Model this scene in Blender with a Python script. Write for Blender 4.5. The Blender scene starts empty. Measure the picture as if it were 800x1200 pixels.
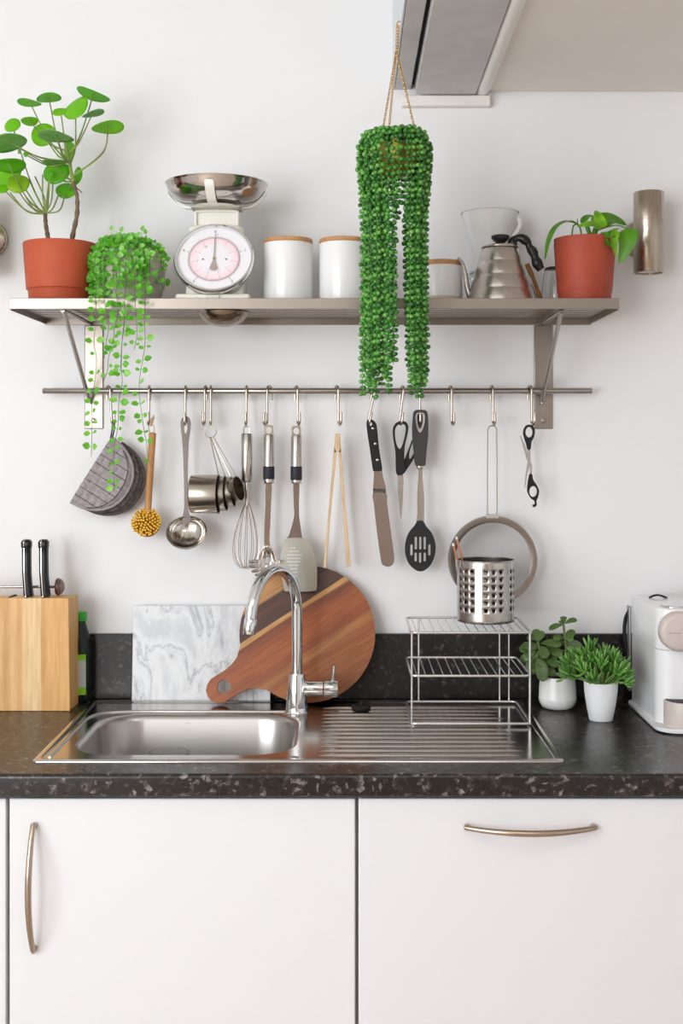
import bpy, bmesh, math, random
from math import sin, cos, pi, radians, sqrt
from mathutils import Vector, Matrix
from mathutils.geometry import tessellate_polygon

SC = bpy.context.scene
COL = SC.collection
rnd = random.Random(11)

# ---------------------------------------------------------------- camera, world, lights, exposure
CAM_D, FPX, CX, CY, CZ = 2.68, 1400.0, 408.0, 519.0, 1.4716    # camera 2.68 m from the wall, horizon at eye height
cam_data = bpy.data.cameras.new('camera')
cam = bpy.data.objects.new('camera', cam_data); COL.objects.link(cam)
cam.location = (0, -CAM_D, CZ); cam.rotation_euler = (pi / 2, 0, 0)
cam_data.sensor_fit = 'HORIZONTAL'; cam_data.sensor_width = 36
cam_data.lens = FPX / 800 * 36
cam_data.shift_x = -(CX - 400) / 800; cam_data.shift_y = -(600 - CY) / 800
cam_data.clip_start = 0.02
SC.camera = cam
SC.view_settings.view_transform = 'Standard'; SC.view_settings.look = 'None'
SC.view_settings.gamma = 1; SC.view_settings.use_curve_mapping = False
SC.view_settings.exposure = 0.27
SC.cycles.glossy_bounces = 8; SC.cycles.max_bounces = 14; SC.cycles.transmission_bounces = 12; SC.cycles.transparent_max_bounces = 24
world = bpy.data.worlds.new('daylight'); SC.world = world; world.use_nodes = True
world.node_tree.nodes['Background'].inputs['Color'].default_value = (0.86, 0.93, 1.0, 1)
world.node_tree.nodes['Background'].inputs['Strength'].default_value = 2.0

def area(name, loc, rot, sx, sy, power, col=(1, 1, 1)):
    l = bpy.data.lights.new(name, 'AREA'); l.shape = 'RECTANGLE'; l.size = sx; l.size_y = sy
    l.energy = power; l.color = col
    o = bpy.data.objects.new(name, l); COL.objects.link(o); o.location = loc; o.rotation_euler = rot
    return o
# room: x -2.3..2.3, y -4.1..0, z 0..2.62 ; daylight through windows behind the camera and in the left wall
area('rear_window_daylight', (-1.72, -4.06, 1.60), (pi / 2, 0, 0), .95, 1.6, 34, (0.97, 0.985, 1.0))
area('left_window_daylight', (-2.26, -2.9, 1.60), (pi / 2, 0, -pi / 2), 1.7, 1.6, 34, (0.95, 0.98, 1.0))
area('added_overhead_fill', (0.35, -2.6, 2.57), (0, 0, 0), 0.9, 0.9, 8, (1.0, 0.97, 0.94))  # overhead fill added to brighten the room, no lamp known there

# ---------------------------------------------------------------- helpers
def at(px, py, y):
    D = CAM_D + y
    return Vector(((px - CX) * D / FPX, y, CZ - (py - CY) * D / FPX))
def mpp(y): return (CAM_D + y) / FPX

def lin(c):
    r = []
    for v in c[:3]:
        v = v / 255.0
        r.append(v / 12.92 if v <= 0.04045 else ((v + 0.055) / 1.055) ** 2.4)
    return (r[0], r[1], r[2], 1.0)

def frames(pts, closed=False):
    n = len(pts); T = []
    for i in range(n):
        if closed: t = pts[(i + 1) % n] - pts[(i - 1) % n]
        else: t = pts[min(i + 1, n - 1)] - pts[max(i - 1, 0)]
        if t.length < 1e-12: t = Vector((0, 0, 1))
        T.append(t.normalized())
    a = Vector((0, 0, 1)) if abs(T[0].z) < 0.9 else Vector((1, 0, 0))
    N = [(a - T[0] * a.dot(T[0])).normalized()]
    for i in range(1, n):
        v = N[-1] - T[i] * N[-1].dot(T[i])
        if v.length < 1e-9: v = T[i].orthogonal()
        N.append(v.normalized())
    return T, N

def catmull(pts, k=6, closed=False):
    pts = [Vector(p) for p in pts]; n = len(pts); out = []
    segs = n if closed else n - 1
    for i in range(segs):
        if closed: p0, p1, p2, p3 = pts[(i - 1) % n], pts[i], pts[(i + 1) % n], pts[(i + 2) % n]
        else: p0, p1, p2, p3 = pts[max(i - 1, 0)], pts[i], pts[i + 1], pts[min(i + 2, n - 1)]
        for j in range(k):
            t = j / k
            out.append(0.5 * ((2 * p1) + (p2 - p0) * t + (2 * p0 - 5 * p1 + 4 * p2 - p3) * t * t + (3 * p1 - p0 - 3 * p2 + p3) * t ** 3))
    if not closed: out.append(pts[-1])
    return out

class MB:
    def __init__(s): s.v = []; s.f = []; s.mi = []; s.cur = 0
    def add(s, verts, faces, M=None):
        b = len(s.v)
        for p in verts:
            p = Vector(p); s.v.append(M @ p if M else p)
        for f in faces: s.f.append(tuple(b + i for i in f)); s.mi.append(s.cur)
        return s
    def box(s, x0, x1, y0, y1, z0, z1, M=None):
        v = [(x, y, z) for z in (z0, z1) for y in (y0, y1) for x in (x0, x1)]
        return s.add(v, [(0, 2, 3, 1), (4, 5, 7, 6), (0, 1, 5, 4), (2, 6, 7, 3), (0, 4, 6, 2), (1, 3, 7, 5)], M)
    def lathe(s, prof, n=32, M=None):
        v = []; f = []; idx = []
        for r, z in prof:
            if abs(r) < 1e-9: idx.append([len(v)]); v.append((0, 0, z))
            else:
                idx.append(list(range(len(v), len(v) + n)))
                v += [(r * cos(2 * pi * i / n), r * sin(2 * pi * i / n), z) for i in range(n)]
        for a, b in zip(idx, idx[1:]):
            if len(a) == 1 and len(b) == 1: continue
            for i in range(n):
                j = (i + 1) % n
                if len(a) == 1: f.append((a[0], b[i], b[j]))
                elif len(b) == 1: f.append((a[i], b[0], a[j]))
                else: f.append((a[i], b[i], b[j], a[j]))
        return s.add(v, f, M)
    def cyl(s, c, r, h, n=24, M=None):
        M2 = Matrix.Translation(c)
        return s.lathe([(0, 0), (r, 0), (r, h), (0, h)], n, (M @ M2) if M else M2)
    def tube(s, pts, r, n=8, closed=False, caps=True, flat=1.0, M=None):
        pts = [Vector(p) for p in pts]; m = len(pts)
        if isinstance(r, (int, float)): r = [r] * m
        T, N = frames(pts, closed); v = []; f = []
        for p, t, u, q in zip(pts, T, N, r):
            w = t.cross(u)
            for i in range(n):
                a = 2 * pi * i / n
                v.append(p + u * (q * cos(a)) + w * (q * flat * sin(a)))
        for k in range(m if closed else m - 1):
            a, b = k * n, ((k + 1) % m) * n
            for i in range(n):
                j = (i + 1) % n; f.append((a + i, a + j, b + j, b + i))
        if caps and not closed:
            f.append(tuple(range(n))[::-1]); f.append(tuple((m - 1) * n + i for i in range(n)))
        return s.add(v, f, M)
    def ball(s, c, r, nu=10, nv=6, sc=(1, 1, 1), M=None):
        prof = [(r * sin(pi * k / nv), -r * cos(pi * k / nv)) for k in range(nv + 1)]
        prof[0] = (0, -r); prof[-1] = (0, r)
        M2 = Matrix.Translation(c) @ (M or Matrix()) @ Matrix.Diagonal((sc[0], sc[1], sc[2], 1))
        return s.lathe(prof, nu, M2)
    def plate(s, loops, t0, t1, M=None):
        """loops of (a,b): first the outline, then holes; a -> x, b -> z, extruded from y=t0 to t1"""
        ls = [[Vector((p[0], p[1], 0)) for p in lp] for lp in loops]
        tri = tessellate_polygon(ls)
        flat = [p for lp in ls for p in lp]; n = len(flat)
        v = [(p.x, t0, p.y) for p in flat] + [(p.x, t1, p.y) for p in flat]; f = []
        for t in tri: f.append(tuple(t)); f.append(tuple(n + i for i in reversed(t)))
        b = 0
        for lp in ls:
            m = len(lp)
            for i in range(m):
                j = (i + 1) % m; f.append((b + i, b + j, n + b + j, n + b + i))
            b += m
        return s.add(v, f, M)
    def pxplate(s, loops, y, t):
        """outline read at its own depth y (front face), thickness t away from the viewer"""
        ls = []
        for lp in loops:
            q = [at(p[0], p[1], y) for p in lp]; ls.append([(p.x, p.z) for p in q])
        return s.plate(ls, y, y + t)
    def loft(s, loops, cap0=True, cap1=True, M=None):
        n = len(loops[0]); v = [p for lp in loops for p in lp]; f = []
        for k in range(len(loops) - 1):
            for i in range(n):
                j = (i + 1) % n; f.append((k * n + i, k * n + j, (k + 1) * n + j, (k + 1) * n + i))
        if cap0: f.append(tuple(range(n))[::-1])
        if cap1: f.append(tuple((len(loops) - 1) * n + i for i in range(n)))
        return s.add(v, f, M)
    def leaf(s, spine, width, up, fold=0.18, k=2, shape=None, thick=0.0, tipw=0.0):
        """leaf blade along a spine (list of points); shape(t) gives half width 0..1"""
        spine = [Vector(p) for p in spine]; m = len(spine)
        shape = shape or (lambda t: sin(pi * min(1, t ** 0.8)) ** 0.8)
        v = []; f = []
        up = Vector(up)
        for i, p in enumerate(spine):
            t = i / (m - 1)
            d = (spine[min(i + 1, m - 1)] - spine[max(i - 1, 0)]).normalized()
            sd = d.cross(up)
            sd = sd.normalized() if sd.length > 1e-6 else d.orthogonal().normalized()
            nn = sd.cross(d).normalized(); w = width * 0.5 * max(shape(t), 0.02)
            for j in range(-k, k + 1):
                u = j / k; v.append(p + sd * (w * u) + nn * (abs(u) ** 1.3 * fold * w - thick * (1 - u * u)))
        c = 2 * k + 1
        for i in range(m - 1):
            for j in range(c - 1):
                a = i * c + j; f.append((a, a + 1, a + c + 1, a + c))
        if thick > 0:
            b = len(v)
            for i, p in enumerate(spine):
                t = i / (m - 1)
                d = (spine[min(i + 1, m - 1)] - spine[max(i - 1, 0)]).normalized()
                sd = d.cross(up); sd = sd.normalized() if sd.length > 1e-6 else d.orthogonal().normalized()
                nn = sd.cross(d).normalized(); w = width * 0.5 * max(shape(t), 0.02)
                for j in range(-k, k + 1):
                    u = j / k; v.append(p + sd * (w * u) + nn * (abs(u) ** 1.3 * fold * w + thick * (1 - u * u)))
            for i in range(m - 1):
                for j in range(c - 1):
                    a = b + i * c + j; f.append((a, a + c, a + c + 1, a + 1))
        return s.add(v, f)
    def text(s, txt, size, M, depth=0.0003):
        cu = bpy.data.curves.new('lettering', 'FONT'); cu.body = txt; cu.size = size
        cu.align_x = 'CENTER'; cu.align_y = 'CENTER'; cu.extrude = depth; cu.resolution_u = 2
        o = bpy.data.objects.new('lettering', cu); COL.objects.link(o)
        me = bpy.data.meshes.new_from_object(o)
        s.add([v.co for v in me.vertices], [tuple(p.vertices) for p in me.polygons], M)
        bpy.data.objects.remove(o); bpy.data.meshes.remove(me); bpy.data.curves.remove(cu)
        return s

def world_loc(o):
    p = Vector((0, 0, 0))
    while o is not None: p = p + o.location; o = o.parent
    return p

def S(mb, name, mats, parent=None, loc=None, smooth=40, bevel=0, seg=2, kind=None, sub=0, fixn=True):
    """link one mesh object; vertices are given in world coordinates"""
    base = world_loc(parent) if parent is not None else Vector(loc or (0, 0, 0))
    me = bpy.data.meshes.new(name)
    me.from_pydata([tuple(Vector(p) - base) for p in mb.v], [], mb.f)
    if not isinstance(mats, (list, tuple)): mats = [mats]
    for m in mats: me.materials.append(m)
    if len(mats) > 1:
        for p, i in zip(me.polygons, mb.mi): p.material_index = i
    if fixn:
        b = bmesh.new(); b.from_mesh(me); bmesh.ops.recalc_face_normals(b, faces=b.faces); b.to_mesh(me); b.free()
    if smooth:
        me.shade_smooth()
        if smooth < 180: me.set_sharp_from_angle(angle=radians(smooth))
    o = bpy.data.objects.new(name, me); COL.objects.link(o)
    if parent is not None: o.parent = parent
    else: o.location = base
    if bevel:
        md = o.modifiers.new('bevel', 'BEVEL'); md.width = bevel; md.segments = seg; md.limit_method = 'ANGLE'; md.angle_limit = radians(35)
        md.harden_normals = False
    if sub:
        md = o.modifiers.new('subdivision', 'SUBSURF'); md.levels = sub; md.render_levels = sub
    if kind: o['kind'] = kind
    return o
def tag(o, label, cat, group=None):
    o['label'] = label; o['category'] = cat
    if group: o['group'] = group
    return o
def T(name, label, cat, loc, group=None):
    o = bpy.data.objects.new(name, None); COL.objects.link(o); o.empty_display_size = 0.02
    o.location = loc
    return tag(o, label, cat, group)
def struct(o): o['kind'] = 'structure'; return o

def rrect(x0, x1, y0, y1, r, n=6):
    pts = []
    for cx, cy, a0 in ((x1 - r, y1 - r, 0), (x0 + r, y1 - r, 90), (x0 + r, y0 + r, 180), (x1 - r, y0 + r, 270)):
        for k in range(n + 1):
            a = radians(a0 + 90 * k / n); pts.append((cx + r * cos(a), cy + r * sin(a)))
    return pts
def circ(cx, cy, rx, ry=None, n=24, rot=0):
    ry = rx if ry is None else ry
    out = []
    for k in range(n):
        a = 2 * pi * k / n; x, y = rx * cos(a), ry * sin(a)
        out.append((cx + x * cos(rot) - y * sin(rot), cy + x * sin(rot) + y * cos(rot)))
    return out
def sm(pts, k=5):
    return [(p.x, p.y) for p in catmull([(a, b, 0) for a, b in pts], k, True)]
RX = lambda a: Matrix.Rotation(radians(a), 4, 'X')
RY = lambda a: Matrix.Rotation(radians(a), 4, 'Y')
RZ = lambda a: Matrix.Rotation(radians(a), 4, 'Z')
TR = lambda *p: Matrix.Translation(p if len(p) == 3 else p[0])
def axis_to(d):
    """matrix that turns +Z to direction d"""
    return Vector(d).to_track_quat('Z', 'Y').to_matrix().to_4x4()

# ---------------------------------------------------------------- materials
def M(name, c, rough=0.5, metal=0.0, bump=None, vary=None, coat=0, trans=0, ior=1.45, spec=None, rvary=0, stretch=None, translucent=0, sub=0, tone=None):
    m = bpy.data.materials.new(name); m.use_nodes = True; nt = m.node_tree; N = nt.nodes; L = nt.links
    b = N['Principled BSDF']; col = lin(c)
    b.inputs['Base Color'].default_value = col; b.inputs['Roughness'].default_value = rough; b.inputs['Metallic'].default_value = metal
    b.inputs['IOR'].default_value = ior
    if coat: b.inputs['Coat Weight'].default_value = coat; b.inputs['Coat Roughness'].default_value = 0.08
    if trans: b.inputs['Transmission Weight'].default_value = trans
    if spec is not None: b.inputs['Specular IOR Level'].default_value = spec
    if sub:
        b.inputs['Subsurface Weight'].default_value = sub; b.inputs['Subsurface Radius'].default_value = (0.01, 0.01, 0.008)
    tc = N.new('ShaderNodeTexCoord'); mp = N.new('ShaderNodeMapping'); L.new(tc.outputs['Object'], mp.inputs['Vector'])
    if stretch: mp.inputs['Scale'].default_value = stretch
    if vary:                                   # (scale, colour 2)
        n = N.new('ShaderNodeTexNoise'); n.inputs['Scale'].default_value = vary[0]; n.inputs['Detail'].default_value = 4
        L.new(mp.outputs[0], n.inputs['Vector'])
        r = N.new('ShaderNodeValToRGB'); r.color_ramp.elements[0].position = 0.35; r.color_ramp.elements[1].position = 0.65
        r.color_ramp.elements[0].color = col; r.color_ramp.elements[1].color = lin(vary[1])
        L.new(n.outputs['Fac'], r.inputs['Fac']); L.new(r.outputs['Color'], b.inputs['Base Color'])
    if rvary:
        n = N.new('ShaderNodeTexNoise'); n.inputs['Scale'].default_value = 30; n.inputs['Detail'].default_value = 5
        L.new(mp.outputs[0], n.inputs['Vector'])
        q = N.new('ShaderNodeMapRange'); q.inputs['To Min'].default_value = rough - rvary; q.inputs['To Max'].default_value = rough + rvary
        L.new(n.outputs['Fac'], q.inputs['Value']); L.new(q.outputs[0], b.inputs['Roughness'])
    if bump:                                   # (scale, strength, distance)
        n = N.new('ShaderNodeTexNoise'); n.inputs['Scale'].default_value = bump[0]; n.inputs['Detail'].default_value = 3
        L.new(mp.outputs[0], n.inputs['Vector'])
        q = N.new('ShaderNodeBump'); q.inputs['Strength'].default_value = bump[1]; q.inputs['Distance'].default_value = bump[2] if len(bump) > 2 else 0.001
        L.new(n.outputs['Fac'], q.inputs['Height']); L.new(q.outputs[0], b.inputs['Normal'])
    if translucent:
        t = N.new('ShaderNodeBsdfTranslucent'); t.inputs['Color'].default_value = lin(tone or c)
        x = N.new('ShaderNodeMixShader'); x.inputs[0].default_value = translucent
        L.new(b.outputs[0], x.inputs[1]); L.new(t.outputs[0], x.inputs[2]); L.new(x.outputs[0], N['Material Output'].inputs['Surface'])
    return m

def ramp(N, stops, interp='LINEAR'):
    r = N.new('ShaderNodeValToRGB'); cr = r.color_ramp; cr.interpolation = interp
    while len(cr.elements) < len(stops): cr.elements.new(0.5)
    for e, (p, c) in zip(cr.elements, stops): e.position = p; e.color = lin(c)
    return r

wall_m = M('wall_paint', (239, 239, 240), 0.65, bump=(9, 0.12, 0.004), spec=0.3)
ceil_m = M('ceiling_paint', (238, 234, 230), 0.7, spec=0.3)
soffit_m = M('soffit_paint', (244, 237, 230), 0.55, spec=0.3, vary=(2.2, (238, 230, 222)))
greypanel_m = M('grey_board', (206, 203, 202), 0.5, vary=(18, (196, 193, 193)), bump=(60, 0.2, 0.0006))
trim_m = M('trim_paint', (240, 236, 231), 0.45)
floor_m = M('oak_floor', (206, 190, 176), 0.5, vary=(6, (188, 170, 154)), stretch=(1, 6, 1))
door_m = M('white_gloss_laminate', (222, 222, 225), 0.28, spec=0.4)
carcass_m = M('carcass_board', (215, 212, 208), 0.5)
gap_m = M('dark_gap', (30, 28, 27), 0.8)
steel_m = M('brushed_steel', (186, 180, 172), 0.30, 1.0, rvary=0.05, stretch=(1, 12, 12))
shelf_m = M('shelf_steel', (158, 149, 140), 0.36, 1.0, rvary=0.05, stretch=(1, 14, 14))
hooksteel_m = M('hook_steel', (190, 180, 168), 0.24, 1.0)
railsteel_m = M('rail_steel', (170, 163, 155), 0.26, 1.0)
sink_m = M('sink_steel', (180, 177, 174), 0.30, 1.0, rvary=0.06, stretch=(1, 10, 10))
drain_m = M('drainer_steel', (196, 192, 188), 0.17, 1.0, rvary=0.04, stretch=(1, 10, 10))
chrome_m = M('chrome', (225, 228, 230), 0.07, 1.0)
polish_m = M('polished_steel', (205, 200, 194), 0.13, 1.0)
satin_m = M('satin_steel', (190, 186, 181), 0.27, 1.0, rvary=0.04, stretch=(10, 10, 1))
cup_m = M('cup_steel', (176, 166, 154), 0.24, 1.0, rvary=0.04, stretch=(1, 10, 10))
kettle_m = M('kettle_steel', (188, 182, 176), 0.29, 1.0, rvary=0.05, stretch=(3, 3, 30))
lampsteel_m = M('lamp_steel', (178, 166, 152), 0.27, 1.0, rvary=0.05, stretch=(20, 20, 1))
knob_m = M('handle_steel', (182, 165, 148), 0.28, 1.0)
wire_m = M('rack_wire', (222, 222, 222), 0.25, 0.85)
cream_m = M('cream_enamel', (238, 236, 226), 0.3, coat=0.3)
dial_m = M('dial_card', (244, 242, 246), 0.6)
dialpink_m = M('dial_print_pink', (232, 140, 158), 0.7)
dialpale_m = M('dial_print_pale_pink', (249, 232, 238), 0.7)
dialink_m = M('dial_print_ink', (70, 62, 74), 0.7)
dialgold_m = M('dial_print_gold', (190, 150, 60), 0.7)
pointer_m = M('pointer_grey', (168, 150, 142), 0.5)
ceramic_m = M('white_ceramic', (240, 240, 240), 0.24, coat=0.2)
matwhite_m = M('matt_white_ceramic', (236, 238, 240), 0.45)
clay_m = M('raw_clay', (222, 200, 188), 0.7)
lidwood_m = M('lid_wood', (205, 155, 105), 0.5, vary=(14, (186, 134, 86)), stretch=(1, 6, 6))
terra_m = M('terracotta', (186, 84, 52), 0.62, vary=(12, (176, 76, 46)), bump=(80, 0.15, 0.0005))
terra2_m = M('terracotta_dark', (172, 74, 50), 0.6, vary=(14, (160, 66, 44)))
soil_m = M('potting_soil', (52, 38, 28), 0.95, bump=(150, 1, 0.004))
concrete_m = M('pale_concrete', (182, 176, 164), 0.8, vary=(30, (168, 162, 150)))
bark_m = M('bark', (126, 104, 86), 0.8, vary=(40, (98, 78, 62)), bump=(120, 0.6, 0.001))
petiole_m = M('petiole', (138, 164, 72), 0.5, vary=(16, (112, 120, 62)))
leaf_a = M('leaf_bright', (146, 214, 48), 0.38, vary=(28, (122, 200, 40)), translucent=0.5, tone=(190, 244, 50))
leaf_b = M('leaf_mid', (116, 194, 50), 0.36, vary=(26, (98, 178, 44)), translucent=0.5, tone=(170, 236, 50))
leaf_c = M('leaf_pale', (156, 204, 130), 0.3, vary=(26, (118, 180, 88)), translucent=0.35, tone=(150, 210, 80))
leaf_y = M('leaf_yellow_green', (160, 200, 40), 0.4, vary=(26, (134, 184, 36)), translucent=0.4, tone=(200, 230, 40))
vine_m = M('vine_stem', (92, 112, 66), 0.6)
vleaf_m = M('trailing_leaf', (112, 198, 62), 0.3, vary=(60, (74, 160, 44)), translucent=0.3, tone=(160, 236, 60))
vleaf2_m = M('trailing_leaf_pale', (160, 220, 116), 0.3, vary=(60, (120, 198, 80)), translucent=0.3, tone=(170, 236, 90))
pearl_m = M('pearl_leaf', (58, 126, 40), 0.32, vary=(70, (96, 164, 66)), coat=0.2)
pearl3_m = M('pearl_leaf_light', (122, 178, 84), 0.28, vary=(90, (84, 156, 58)), coat=0.3)
pearl2_m = M('pearl_leaf_dark', (38, 96, 30), 0.35, vary=(70, (64, 128, 46)), coat=0.2)
pstem_m = M('pearl_stem', (78, 150, 60), 0.6)
gold_m = M('gold_chain', (214, 172, 96), 0.3, 0.9)
goldpot_m = M('ochre_basket', (168, 150, 48), 0.5, vary=(40, (136, 118, 36)))
philo_m = M('heartleaf', (88, 152, 30), 0.3, vary=(34, (62, 124, 24)), translucent=0.25, tone=(130, 200, 30))
philoy_m = M('variegated_leaf', (150, 206, 40), 0.32, vary=(60, (84, 160, 34)), translucent=0.3, tone=(190, 230, 40))
jade_m = M('jade_leaf', (66, 94, 44), 0.3, vary=(40, (92, 118, 62)), coat=0.15)
finger2_m = M('finger_leaf_pale', (128, 172, 88), 0.35, vary=(50, (104, 152, 66)), coat=0.15)
finger3_m = M('finger_leaf_dark', (66, 112, 42), 0.35, vary=(50, (84, 130, 52)), coat=0.15)
finger_m = M('finger_leaf', (84, 142, 54), 0.35, vary=(50, (116, 168, 74)), coat=0.15)
black_m = M('black_plastic', (20, 20, 22), 0.35)
softblack_m = M('soft_black_plastic', (28, 28, 31), 0.42)
darkgrey_m = M('dark_grey_grip', (56, 54, 54), 0.48)
navy_m = M('dark_rubber_band', (38, 38, 48), 0.6)
bamboo_m = M('bamboo', (222, 196, 160), 0.5, vary=(20, (206, 174, 136)), stretch=(6, 6, 1))
brushwood_m = M('brush_wood', (192, 140, 84), 0.5, vary=(18, (168, 114, 62)), stretch=(6, 6, 1))
bristle_m = M('yellow_bristles', (242, 196, 66), 0.7, vary=(90, (224, 168, 40)))
cord_m = M('natural_cord', (196, 168, 132), 0.9)
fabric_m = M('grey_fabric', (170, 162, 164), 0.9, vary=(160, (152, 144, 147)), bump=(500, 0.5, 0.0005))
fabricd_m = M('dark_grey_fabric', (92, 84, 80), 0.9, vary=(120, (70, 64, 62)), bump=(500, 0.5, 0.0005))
thread_m = M('black_thread', (38, 34, 42), 0.9)
darkred_m = M('dark_red_wood', (84, 40, 36), 0.3, coat=0.4)
def thin_glass():
    m = bpy.data.materials.new('thin_clear_pane'); m.use_nodes = True; nt = m.node_tree; b = nt.nodes['Principled BSDF']
    b.inputs['Roughness'].default_value = .03; b.inputs['Alpha'].default_value = .10; b.inputs['Base Color'].default_value = (1, 1, 1, 1); return m
pane_m = thin_glass()
glass_m = M('clear_glass', (250, 252, 252), 0.02, trans=1.0, ior=1.45)
greenglass_m = M('dark_bottle_plastic', (34, 48, 42), 0.15, trans=0.35, ior=1.4)
greencap_m = M('green_cap', (44, 168, 46), 0.4)
limelabel_m = M('lime_label', (140, 206, 44), 0.6)
greylabel_m = M('grey_label', (196, 200, 198), 0.6)
whiteplastic_m = M('white_plastic', (240, 240, 242), 0.22, coat=0.3)
beige_m = M('beige_plastic', (206, 194, 188), 0.35)
copper_m = M('copper', (214, 140, 104), 0.3, 0.9)
rubber_m = M('black_rubber', (26, 25, 25), 0.6)
marktext_m = M('white_print', (232, 230, 226), 0.6)
pipe_m = M('screw_steel', (150, 144, 138), 0.3, 1.0)
shadowline_m = M('printed_seam', (196, 194, 192), 0.5)

def worktop_material(name, base, fl1, fl2, rough):
    m = bpy.data.materials.new(name); m.use_nodes = True; nt = m.node_tree; N = nt.nodes; L = nt.links; b = N['Principled BSDF']
    tc = N.new('ShaderNodeTexCoord')
    w = N.new('ShaderNodeTexNoise'); w.inputs['Scale'].default_value = 30; w.inputs['Detail'].default_value = 2
    L.new(tc.outputs['Object'], w.inputs['Vector'])
    ad = N.new('ShaderNodeMixRGB'); ad.blend_type = 'ADD'; ad.inputs[0].default_value = 0.03
    L.new(tc.outputs['Object'], ad.inputs[1]); L.new(w.outputs['Color'], ad.inputs[2])
    n1 = N.new('ShaderNodeTexVoronoi'); n1.inputs['Scale'].default_value = 125; L.new(ad.outputs[0], n1.inputs['Vector'])
    r1 = ramp(N, [(0.0, fl1), (0.07, fl1), (0.22, fl2), (0.5, base), (1, base)])
    sep = N.new('ShaderNodeSeparateColor'); L.new(n1.outputs['Color'], sep.inputs[0])
    L.new(sep.outputs[0], r1.inputs['Fac'])
    n2 = N.new('ShaderNodeTexNoise'); n2.inputs['Scale'].default_value = 75; n2.inputs['Detail'].default_value = 6; n2.inputs['Roughness'].default_value = 0.7
    L.new(tc.outputs['Object'], n2.inputs['Vector'])
    r2 = ramp(N, [(0.44, (0, 0, 0)), (0.64, (255, 255, 255))]); L.new(n2.outputs['Fac'], r2.inputs['Fac'])
    mx = N.new('ShaderNodeMixRGB'); L.new(r2.outputs['Color'], mx.inputs[0]); mx.inputs[1].default_value = lin(base); L.new(r1.outputs['Color'], mx.inputs[2])
    L.new(mx.outputs[0], b.inputs['Base Color'])
    q = N.new('ShaderNodeMapRange'); q.inputs['To Min'].default_value = rough - 0.06; q.inputs['To Max'].default_value = rough + 0.1
    L.new(n2.outputs['Fac'], q.inputs['Value']); L.new(q.outputs[0], b.inputs['Roughness'])
    return m
worktop_m = worktop_material('granite_effect_laminate', (27, 22, 20), (136, 130, 127), (70, 60, 55), 0.27)
upstand_m = worktop_material('granite_effect_upstand', (19, 16, 15), (88, 80, 74), (46, 40, 37), 0.32)

def marble_material():
    m = bpy.data.materials.new('veined_marble'); m.use_nodes = True; nt = m.node_tree; N = nt.nodes; L = nt.links; b = N['Principled BSDF']
    tc = N.new('ShaderNodeTexCoord'); mp = N.new('ShaderNodeMapping'); mp.inputs['Rotation'].default_value = (0, radians(18), 0); mp.inputs['Scale'].default_value = (1.5, 1, 0.7)
    L.new(tc.outputs['Object'], mp.inputs['Vector'])
    n = N.new('ShaderNodeTexNoise'); n.inputs['Scale'].default_value = 6.5; n.inputs['Detail'].default_value = 8; n.inputs['Roughness'].default_value = 0.6; n.inputs['Distortion'].default_value = 0.5
    L.new(mp.outputs[0], n.inputs['Vector'])
    r = ramp(N, [(0.0, (190, 194, 199)), (0.38, (206, 209, 213)), (0.46, (228, 230, 232)), (0.495, (206, 209, 213)), (0.503, (164, 169, 176)), (0.511, (212, 215, 218)), (0.56, (230, 232, 234)), (0.66, (204, 207, 212)), (1, (222, 224, 227))])
    L.new(n.outputs['Fac'], r.inputs['Fac'])
    mp2 = N.new('ShaderNodeMapping'); mp2.inputs['Rotation'].default_value = (0, radians(14), 0); mp2.inputs['Scale'].default_value = (1.9, 1, 0.55); mp2.inputs['Location'].default_value = (.3, 0, .2)
    L.new(tc.outputs['Object'], mp2.inputs['Vector'])
    n3 = N.new('ShaderNodeTexNoise'); n3.inputs['Scale'].default_value = 17; n3.inputs['Detail'].default_value = 7; n3.inputs['Roughness'].default_value = .65; n3.inputs['Distortion'].default_value = 0.3
    L.new(mp2.outputs[0], n3.inputs['Vector'])
    r3 = ramp(N, [(0.59, (0, 0, 0)), (0.70, (200, 200, 200))]); L.new(n3.outputs['Fac'], r3.inputs['Fac'])
    mx = N.new('ShaderNodeMixRGB'); L.new(r3.outputs['Color'], mx.inputs[0]); L.new(r.outputs['Color'], mx.inputs[1]); mx.inputs[2].default_value = lin((112, 118, 128))
    L.new(mx.outputs[0], b.inputs['Base Color']); b.inputs['Roughness'].default_value = 0.3
    return m
marble_m = marble_material()

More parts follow.
